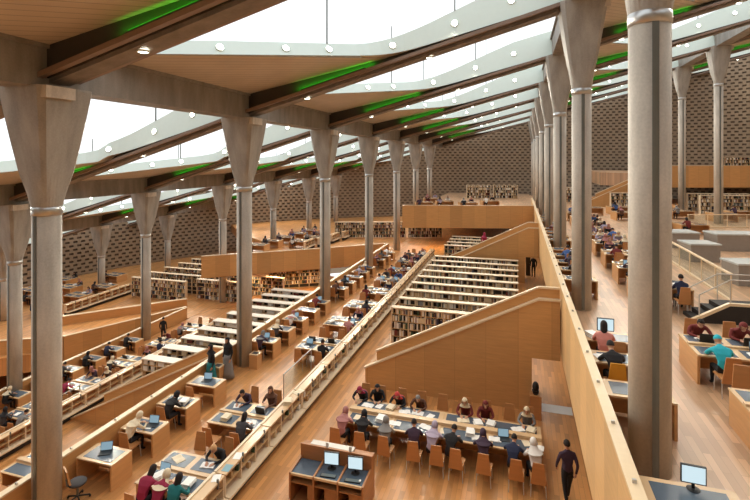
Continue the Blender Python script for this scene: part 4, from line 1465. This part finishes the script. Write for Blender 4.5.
person('person in black reaching over the table right of the lilac reader', -1.98, PN, 0, -0.2, 'bowed', 'black', 'black', ('short', 'hair'))
person('person in dark purple headscarf at the long table, left of the lit laptop', -0.98, PN, 0, 0.1, 'bowed', 'dark purple', 'black', ('scarf', 'dark purple'))
person('person in navy leaning towards the lit laptop on the long table', -0.15, PN, 0, -0.1, 'bowed', 'navy', 'black', ('short', 'hair'))
person('person in white at the near right end of the long table', 0.5, PN, 0, 0.25, 'reading', 'white', 'black', ('scarf', 'white'))
PF = LTY + 1.12
person('person in black with a crimson headscarf at the far left of the long table', -5.5, PF, 0, PI, 'bowed', 'black', 'black', ('scarf', 'crimson'), eyes=True)
person('person in a black headscarf at the far left corner of the long table', -4.95, PF + 0.08, 0, PI + 0.2, 'reading', 'black', 'black', ('scarf', 'black'), eyes=True)
person('person in a red headscarf at the far side of the long table', -4.1, PF, 0, PI, 'bowed', 'black', 'black', ('scarf', 'red'), eyes=True)
person('grey-haired person in brown at the far side of the long table', -3.35, PF, 0, PI, 'bowed', 'brown', 'black', ('short', 'grey'), eyes=True)
person('person in a cream headscarf and maroon at the far side of the long table', -1.75, PF, 0, PI, 'reading', 'maroon', 'black', ('scarf', 'cream'), eyes=True)
person('person in dark red at the far side of the long table beside the cream headscarf', -1.08, PF, 0, PI + 0.1, 'reading', 'maroon', 'black', ('scarf', 'maroon'), eyes=True)
person('person in a cream headscarf and grey at the far right end of the long table', 0.3, PF, 0, PI - 0.1, 'reading', 'grey', 'black', ('scarf', 'cream'), eyes=True)
pl = [(-5.2, -0.4, 'sheet'), (-4.4, -0.35, 'stack'), (-3.9, -0.42, 'open'), (-2.9, -0.33, 'open'), (-2.4, -0.4, 'sheet'), (-1.45, -0.3, 'stack'), (-1.2, -0.45, 'open'), (-0.7, -0.38, 'open'), (0.25, -0.3, 'sheet'), (0.55, -0.45, 'open'),
      (-5.1, 0.42, 'open'), (-4.7, 0.5, 'sheet'), (-4.25, 0.4, 'stack'), (-3.75, 0.36, 'open'), (-3.3, 0.42, 'open'), (-2.85, 0.36, 'sheet'), (-1.75, 0.42, 'open'), (-1.25, 0.3, 'stack'), (-0.85, 0.36, 'stack'), (0.0, 0.4, 'open'), (0.4, 0.34, 'stack')]
for j, (x, dy, kd) in enumerate(pl):
    paper(kd, 'white' if j % 4 else 'cream', {'open': 'open_book', 'sheet': 'paper_sheet', 'stack': 'paper_stack'}[kd],
          '%s on the %s side of the long reading table, %s from the left' % ({'open': 'open book', 'sheet': 'loose sheet', 'stack': 'pile of papers'}[kd], 'near' if dy < 0 else 'far', ORD[j % 10].replace('nearest', 'first') if j < 20 else 'eleventh'),
          (x, LTY + dy, 0.757), rnd.uniform(-0.5, 0.5), 'papers on the long table')
inst('laptop', laptop_parts, 'laptop', 'laptop with a bright bluish screen near the right end of the long table', 'laptop', (-0.42, LTY - 0.3, 0.757), 0.15)


# bin with dark top at the corner of the passage
def corner_bin_parts():
    return [('cabinet', MB().box(-0.2, 0.2, -0.2, 0.2, 0, 0.85).mesh('cabinet', 'chair'), []),
            ('plant_pot', MB().lathe([(0.09, 0.85), (0.13, 1.0), (0.11, 1.0)], 12).mesh('plant_pot', 'black'), []),
            ('dark_top', MB().ball((0, 0, 1.12), (0.12, 0.12, 0.2), 10, 8).mesh('dark_top', 'black'), [])]


inst('cbin', corner_bin_parts, 'corner_cabinet', 'brown wooden post cabinet with a dark ornament at the corner of the passage', 'cabinet', (0.62, 18.4, 0))

# walking person
person('person in a dark purple shirt and black trousers walking beside the pale parapet', 1.3, 14.0, 0, 0.25, 'walk', 'dark purple', 'black', ('short', 'hair'), eyes=True)
struct('trim_threshold', MB().box(0.55, 1.95, 18.9, 19.5, 0.0, 0.012), 'white', None, 'pale strip in the passage floor')  # pale strip laid on the passage floor


# ------------------------------------------------------------------ computer desks in the front
def bank_parts():
    W3 = 0.70
    p = []
    for j in range(3):
        x0 = j * W3
        p.append(('desk_top', MB().box(x0 + 0.02, x0 + W3 - 0.02, 0.02, 0.70, 0.84, 0.87).mesh('desk_top', 'mat'), []))
        p.append(('front_edge', MB().box(x0 + 0.02, x0 + W3 - 0.02, -0.02, 0.03, 0.83, 0.89).mesh('front_edge', 'desk_top'), []))
        p.append(('keyboard_shelf', MB().box(x0 + 0.04, x0 + W3 - 0.04, 0.0, 0.4, 0.62, 0.65).mesh('keyboard_shelf', 'desk2'), []))
        p.append(('door', MB().box(x0 + (0.3 if j else 0.5), x0 + W3 - 0.05, 0.04, 0.06, 0.06, 0.6).mesh('door', 'desk2'), []))
        p.append(('bottom_shelf', MB().box(x0 + 0.04, x0 + W3 - 0.04, 0.02, 0.66, 0.06, 0.09).mesh('bottom_shelf', 'desk2'), []))
    for j in range(4):
        x = j * W3
        p.append(('side_panel', MB().hexa([(x - 0.025, -0.02, 0), (x + 0.025, -0.02, 0), (x + 0.025, 0.72, 0), (x - 0.025, 0.72, 0)],
                                          [(x - 0.025, -0.02, 0.90), (x + 0.025, -0.02, 0.90), (x + 0.025, 0.72, 0.93), (x - 0.025, 0.72, 0.93)]).mesh('side_panel', 'desk2'), []))
    p.append(('back_panel', MB().box(-0.025, 3 * W3 + 0.025, 0.72, 0.78, 0, 1.27).mesh('back_panel', 'desk2'), []))
    p.append(('top_ledge', MB().box(0.25, 1.55, 0.79, 1.0, 1.22, 1.27).mesh('top_ledge', 'alu'), []))
    p.append(('rear_panel', MB().box(-0.02, 3 * W3 + 0.02, 0.78, 1.02, 0, 1.2).mesh('rear_panel', 'desk2'), []))
    return p


inst('bank', bank_parts, 'computer_desk', 'three-place wooden computer desk with high back panel at the bottom of the hall', 'desk', (-6.0, 11.8, 0), 0)
for j in (1, 2):
    x = -6.0 + 0.7 * j + 0.33
    inst('monitor', monitor_parts, 'monitor', 'lit flat monitor on the %s place of the three-place computer desk' % ('middle', 'right')[j - 1], 'monitor', (x, 12.3, 0.87), 0.12)
    inst('keyboard', keyboard_parts, 'keyboard', 'black keyboard below the monitor on the %s place of the computer desk' % ('middle', 'right')[j - 1], 'keyboard', (x + 0.03, 11.98, 0.871), 0.1)
    tag(link('card_holder', MB().box(-0.04, 0.04, -0.01, 0.01, 0, 0.14).mesh('card_holder', 'white'), None, (x - 0.24, 12.55, 1.272)), 'small white card on the back panel above the %s monitor' % ('middle', 'right')[j - 1], 'card')
tag(link('mouse', MB().ball((0, 0, 0.02), (0.035, 0.055, 0.02)).mesh('mouse', 'white', True), None, (-4.05, 12.02, 0.872)), 'white mouse on the right place of the computer desk', 'mouse')

# pale round floor discs set in the parquet
for j, (x, y) in enumerate(((-6.75, 14.5), (-6.8, 11.6), (-3.05, 12.2), (-0.55, 13.2))):
    inst('floordisc', lambda: [('rim', MB().lathe([(0.12, 0), (0.11, 0.012)], 14).mesh('rim', 'steel'), []), ('lens', MB().lathe([(0.085, 0.012), (0.08, 0.016)], 14).mesh('lens', 'grey_top'), [])],
         'floor_outlet', 'round pale floor outlet in the parquet, %s' % ('beside the low shelf opposite the long table', 'beside the low shelf near the computer desk', 'right of the computer desk', 'in front of the long table')[j], 'outlet', (x, y, 0.001))

# ------------------------------------------------------------------ upper right terrace
Zb = RISE
G2 = 'study desks along the pale parapet'
ysb = [7.75, 11.1, 12.75, 14.2, 20.9, 22.6, 24.2, 25.8, 27.4, 30.6, 32.2, 33.8, 35.4, 39.8, 41.4, 43.0]
for j, y in enumerate(ysb):
    nm = ORD[j]
    x = 2.38
    inst('carrel', carrel_parts, 'study_desk', 'wooden study desk behind the pale parapet of the %s, %s in line' % (UPT, nm), 'desk', (x, y, Zb), 0, G2)
    if j > 0:
        if j == 2:
            chair('chair with a bright yellow-orange back at the third desk behind the pale parapet', 2.15, y - 0.68, Zb, 0, None, {'backrest': 'chair_y'})
        elif j != 4:
            chair('wooden chair at the %s study desk behind the pale parapet' % nm, x + 0.05, y - 0.72, Zb, 0, 'chairs behind the pale parapet')
    if j > 4 and j not in (8, 11):
        h = HEADS[(j * 3) % 8]; c = TOPS[(j * 7) % 10]
        person('person in %s, %s, at the %s study desk behind the pale parapet' % (c, hdesc(h), nm), x, y - 0.6, Zb, 0, 'reading' if j % 2 else 'bowed', c, 'black', h)
inst('monitor', monitor_parts, 'monitor', 'large lit monitor on the nearest study desk at the bottom right', 'monitor', (2.46, 8.0, Zb + 0.757), -0.05).scale = (0.76, 0.76, 0.76)
inst('keyboard', keyboard_parts, 'keyboard', 'black keyboard before the large monitor at the bottom right', 'keyboard', (2.42, 7.6, Zb + 0.757), 0)
inst('monitor', monitor_parts, 'monitor', 'lit monitor in front of the person in pink', 'monitor', (2.3, 14.3, Zb + 0.757), 0.0)
person('person in pink with long dark hair facing a lit monitor on the upper right terrace', 2.15, 13.55, Zb, -0.1, 'upright', 'pink', 'black', ('long', 'hair'))
person('person in black with dark hair at the desk on the yellow-orange chair', 2.17, 12.12, Zb, 0.1, 'bowed', 'black', 'black', ('short', 'hair'))
paper('open', 'white', 'open_book', 'open book on the third desk behind the pale parapet', (2.0, 12.75, Zb + 0.757), 0.3)
paper('stack', 'white', 'paper_stack', 'pile of papers on the fourth desk behind the pale parapet', (1.95, 14.1, Zb + 0.757), 0.5)

RTX = 5.25
yb = [11.05, 14.3, 20.9, 24.1, 27.3, 30.5, 33.7, 36.9, 40.1, 43.3, 46.5]
G3 = 'reading tables of the upper right terrace'
seatsB = [[0, 0, 0, 0], [('person in bright teal bent over the second reading table of the upper right terrace', 'bowed', 'bright teal', ('cap', 'bright teal')), 0, ('person in maroon, far left of the second table, upper right terrace', 'bowed', 'maroon', ('short', 'hair')),
                         ('person in maroon, far right of the second table, upper right terrace', 'bowed', 'maroon', ('scarf', 'maroon'))],
          [0, ('person in navy, near right of the third table, upper right terrace', 'upright', 'navy', ('short', 'hair')), 1, 0], [1, 0, 0, 1], [1, 1, 1, 0], [1, 1, 1, 1], [0, 1, 1, 1], [1, 1, 0, 1], [1, 1, 1, 1], [1, 0, 1, 1], [1, 1, 1, 1]]
for j, y in enumerate(yb):
    reading_table(RTX, y, Zb, ORD[j], UPT, j in (1, 2, 3, 4, 5), seatsB[j], 41 + j, G3)


# glass balustrade beyond the tables
def balustrade(x, y, z, ln, rz, label):
    t = thing('glass_balustrade', label, 'railing', (x, y, z), rz)
    link('base_rail', MB().box(0, ln, -0.05, 0.05, 0, 0.08).mesh('base_rail', 'rail'), t)
    link('handrail', MB().box(0, ln, -0.06, 0.06, 1.05, 1.11).mesh('handrail', 'rail'), t)
    n = max(2, int(ln / 1.5))
    for j in range(n + 1):
        px = 0.03 + (ln - 0.06) * j / n
        link('post', MB().box(px - 0.02, px + 0.02, -0.025, 0.025, 0.08, 1.05).mesh('post', 'rail'), t)
    for j in range(n):
        a = 0.08 + (ln - 0.06) * j / n; b = (ln - 0.06) * (j + 1) / n - 0.02
        link('glass_pane', MB().box(a, b, -0.006, 0.006, 0.12, 1.02).mesh('glass_pane', 'glass2'), t)


balustrade(8.0, 21.8, Zb, 9.4, PI / 2, 'long glass balustrade with pale handrail on the upper right terrace')
balustrade(13.2, 44.2, Zb, 8.0, 0.29, 'distant glass balustrade with upright posts at the right')


def low_steps_parts():
    """short flight seen from its side: pale stringer, dark underside, two metal handrails"""
    p = [('stringer', MB().prism([(0, 0, 0.06), (1.25, 0, 0.72), (2.6, 0, 0.70), (2.6, 0, 0.62), (1.27, 0, 0.63), (0.12, 0, 0.0), (0, 0, 0.0)], (0, 0.12, 0)).mesh('stringer', 'rail'), []),
         ('dark_side', MB().prism([(0.16, 0.02, 0), (1.27, 0.02, 0.62), (2.6, 0.02, 0.61), (2.6, 0.02, 0)], (0, 0.08, 0)).mesh('dark_side', 'dark'), [])]
    for j in range(4):
        p.append(('step', MB().box(0.2 + 0.28 * j, 0.48 + 0.28 * j if j < 3 else 2.6, 0.12, 0.95, 0.0, 0.15 * (j + 1) - 0.02).mesh('step', 'dark'), []))
    for yy in (0.06, 0.92):
        r = MB().path([(0.35, yy, 0.1), (0.35, yy, 0.95), (1.3, yy, 1.5), (2.55, yy, 1.5)], 0.022)
        for xx, z0, z1 in ((1.3, 0.6, 1.5), (2.5, 0.6, 1.5)):
            r.tube((xx, yy, z0), (xx, yy, z1), 0.018)
        p.append(('handrail', r.mesh('handrail', 'alu'), []))
    return p


inst('steps', low_steps_parts, 'short_steps', 'short flight of wooden steps with metal handrails at the right, dark below its pale edge', 'stairs', (5.6, 18.65, Zb), 0.1)

def plinth_parts(w, d, h):
    return [('body', MB().box(0, w, 0, d, 0, h - 0.08).mesh('body', 'grey'), []),
            ('top_slab', MB().box(-0.05, w + 0.05, -0.05, d + 0.05, h - 0.08, h).mesh('top_slab', 'grey_top'), [])]


for j, (x, y, w_, d_, h_, nm) in enumerate(((9.3, 33.9, 1.6, 1.4, 1.0, 'left back'), (9.0, 29.6, 1.5, 1.3, 1.0, 'left front'), (11.6, 33.6, 3.4, 1.4, 1.05, 'wide back'), (9.3, 24.6, 1.7, 1.2, 1.0, 'right front'))):
    inst('plinth%d' % j, lambda: plinth_parts(w_, d_, h_), 'stone_plinth', 'grey stone plinth with pale top beyond the glass balustrade, %s' % nm, 'plinth', (x, y, Zb), 0.2, 'grey plinths at the right')

# readers and small desks far back at the right
k = 0
for (x, y) in ((10.2, 42), (12.4, 41), (9.4, 48.5), (12, 50), (14.6, 51.2), (17.6, 50), (9.8, 53.4), (19.6, 52.5), (13.6, 54.6), (7.0, 52)):
    inst('table', table_parts, 'reading_table', 'small distant reading table before the bookcases at right, %s' % ORD[k], 'table', (x, y, Zb), 0.2, 'distant tables at the right')
    c = TOPS[(k * 3 + 1) % 10]
    person('distant person in %s at the %s small table before the bookcases at right' % (c, ORD[k]), x - 0.4, y - 1.0, Zb, 0.2, 'reading', c, 'black', HEADS[(k * 3) % 8])
    k += 1

# ------------------------------------------------------------------ raised balcony in the far middle
for j, (x, y) in enumerate(((-10.2, 53.0), (-8.2, 55.0), (-5.4, 54), (-10.3, 58.5), (-3.2, 57))):
    inst('table', table_parts, 'reading_table', 'distant reading table on the raised balcony, %s' % ORD[j], 'table', (x, y, RISE), 0.3, 'tables on the raised balcony')
    for q in (-1, 1):
        c = TOPS[(j * 4 + q + 3) % 10]
        person('distant person in %s at the %s table of the raised balcony, %s side' % (c, ORD[j], 'near' if q < 0 else 'far'), x + 0.3 * q, y + q * 1.05, RISE, 0.3 if q < 0 else PI, 'reading', c, 'black', HEADS[(j * 2 + q + 1) % 8])
person('person in a red top on the second staircase in the distance', -2.6, 38.9, 1.85, -0.4, 'stand', 'crimson', 'black', ('scarf', 'crimson'))
person('person in black standing in the passage under the second staircase', 1.2, 40.2, 0, 2.8, 'stand', 'black', 'black', ('short', 'hair'))

def cabinet_parts():
    return [('carcass', MB().box(0, 0.34, 0, 0.4, 0, 1.9).mesh('carcass', 'dark'), []), ('door', MB().box(0.02, 0.32, -0.02, 0.0, 0.05, 1.86).mesh('door', 'beam_dark'), [('knob', MB().ball((0.28, -0.03, 1.0), (0.015, 0.015, 0.015), 8, 6).mesh('knob', 'steel'), [])])]


inst('cab', cabinet_parts, 'tall_cabinet', 'tall dark cabinet seen through the passage under the second staircase', 'cabinet', (0.62, 40.6, 0))

# ------------------------------------------------------------------ lower left terrace
Zc = -RISE
ysc = [18.9, 20.5, 22.1, 23.7, 25.3, 26.9]
for j, y in enumerate(ysc):
    nm = ORD[j]
    x = -25.9
    inst('carrel', carrel_parts, 'study_desk', 'wooden study desk along the left parapet of the %s, %s in line' % (LOWT, nm), 'desk', (x, y, Zc), 0, 'study desks on the lower left terrace')
    h = HEADS[(j * 3 + 1) % 8]; c = ('black', 'black', 'dark grey', 'black', 'navy', 'black')[j]
    person('person in %s, %s, %s study desk of the %s' % (c, hdesc(h), nm, LOWT), x, y - 0.62, Zc, 0, 'reading', c, 'black', h)
seatsC = [[1, 0, 1, 0], [1, 1, 0, 1], [('person in crimson at the third reading table of the lower left terrace', 'bowed', 'crimson', ('short', 'hair')), 0, 1, 1], [1, 0, 0, 1], [0, 1, 1, 0], [1, 0, 0, 0]]
for j, y in enumerate((14.6, 17.8, 20.9, 24.0, 27.1, 30.2)):
    reading_table(TX - STEP, y, Zc, ORD[j], LOWT, True, seatsC[j], 71 + j, 'reading tables of the lower left terrace')
person('person in black standing in the aisle beyond the desks of the lower left terrace', -25.0, 28.9, Zc, 0.4, 'stand', 'black', 'black', ('short', 'hair'))
inst('long_table', long_table_parts, 'long_reading_table', 'long reading table with slate mats in the lower left corner beside the front column', 'table', (-16.95, 14.75, Zc))
for j, x in enumerate((-19.4, -18.4, -17.4)):
    chair('wooden chair at the long table in the lower left corner, %s from the left' % ORD[j].replace('nearest', 'first'), x, 13.5, Zc, 0, 'chairs in the lower left corner')
person('person in mauve at the long table in the lower left corner', -17.4, 13.7, Zc, 0, 'bowed', 'mauve', 'black', ('scarf', 'maroon'))
inst('guard', guard_parts, 'guard_rail', 'metal guard rail beyond the low shelf at the left edge', 'railing', (-23.0, 17.6, Zc))

# ------------------------------------------------------------------ far left readers and far left balcony
k = 0
for (x, y) in ((-39.2, 31.2), (-39.4, 34.4), (-39.6, 37.6), (-42.5, 33.0), (-42.8, 36.4), (-45.2, 31.0), (-45.5, 34.6), (-38.0, 41.2), (-42.4, 41.6), (-46, 38.6)):
    inst('table', table_parts, 'reading_table', 'distant reading table at far left below the curved wall, %s' % ORD[k], 'table', (x, y, -RISE), 0, 'tables at far left')
    for q in (-1, 1):
        c = TOPS[(k * 3 + q + 2) % 10]
        if (k + q) % 3 == 0: continue
        person('distant person in %s at the %s table below the curved wall, %s side' % (c, ORD[k], 'near' if q < 0 else 'far'), x + 0.4 * q, y + q * 1.05, -RISE, 0 if q < 0 else PI, 'reading', c, 'black', HEADS[(k + q + 1) % 8])
    k += 1
k = 0
for (x, y) in ((-25.6, 43.2), (-25.4, 45.8), (-25.2, 48.4), (-25.0, 51.2), (-24.8, 54), (-22.4, 46.4), (-22.2, 49.4), (-22.6, 52.4)):
    inst('table', table_parts, 'reading_table', 'distant reading table behind the left balcony front, %s' % ORD[k], 'table', (x, y, 0), 0.1, 'tables behind the left balcony')
    for q in (-1, 1):
        c = TOPS[(k * 7 + q + 4) % 10]
        person('distant person in %s at the %s table behind the left balcony front, %s side' % (c, ORD[k], 'near' if q < 0 else 'far'), x + 0.4 * q, y + q * 1.05, 0, 0 if q < 0 else PI, 'reading', c, 'black', HEADS[(k * 2 + q + 1) % 8])
    k += 1
for j in range(4):
    low_shelf(-20.9 + 0.5 * j, 44.6 + 2.4 * j, 0, 'pale low shelf unit behind the left balcony front, %s' % ORD[j], 'low shelves behind the left balcony')

# warm lamps in the underside of the balconies and terraces
bl = bpy.data.lights.new('balcony_lamp', 'SPOT')
bl.energy = 260
bl.spot_size = math.radians(140)
bl.spot_blend = 0.5
bl.shadow_soft_size = 0.1
bl.color = (1.0, 0.74, 0.42)
for j, (x, y, z) in enumerate(((-25.2, 39.6, -1.1), (-22.4, 41.4, -1.1), (-19.6, 43.4, -1.1), (-9.0, 49.5, 2.6), (-5.0, 50.6, 2.6), (-1.0, 51.6, 2.6), (19.0, 64.0, 6.2), (23.0, 65.2, 6.2), (27.5, 66.6, 6.2))):
    t = inst('downlight', downlight_parts, 'ceiling_light', 'warm downlight under the %s, %s from the left' % (('left balcony front', 'far middle balcony', 'highest terrace')[j // 3], ('first', 'second', 'third')[j % 3]), 'light', (x, y, z - 0.05), 0, 'lamps under the balconies')
    lo = bpy.data.objects.new('lamp_light', bl); C.objects.link(lo); lo.location = (x, y, z - 0.1)
# papers on the far left tables
for j, (x, y) in enumerate(((-39.2, 31.2), (-39.4, 34.4), (-39.6, 37.6), (-42.5, 33.0), (-42.8, 36.4))):
    paper('stack', 'white', 'paper_stack', 'white paper pile on the %s distant table below the curved wall' % ORD[j], (x + 0.3, y + 0.4, -RISE + 0.757), 0.3, 'papers at far left')
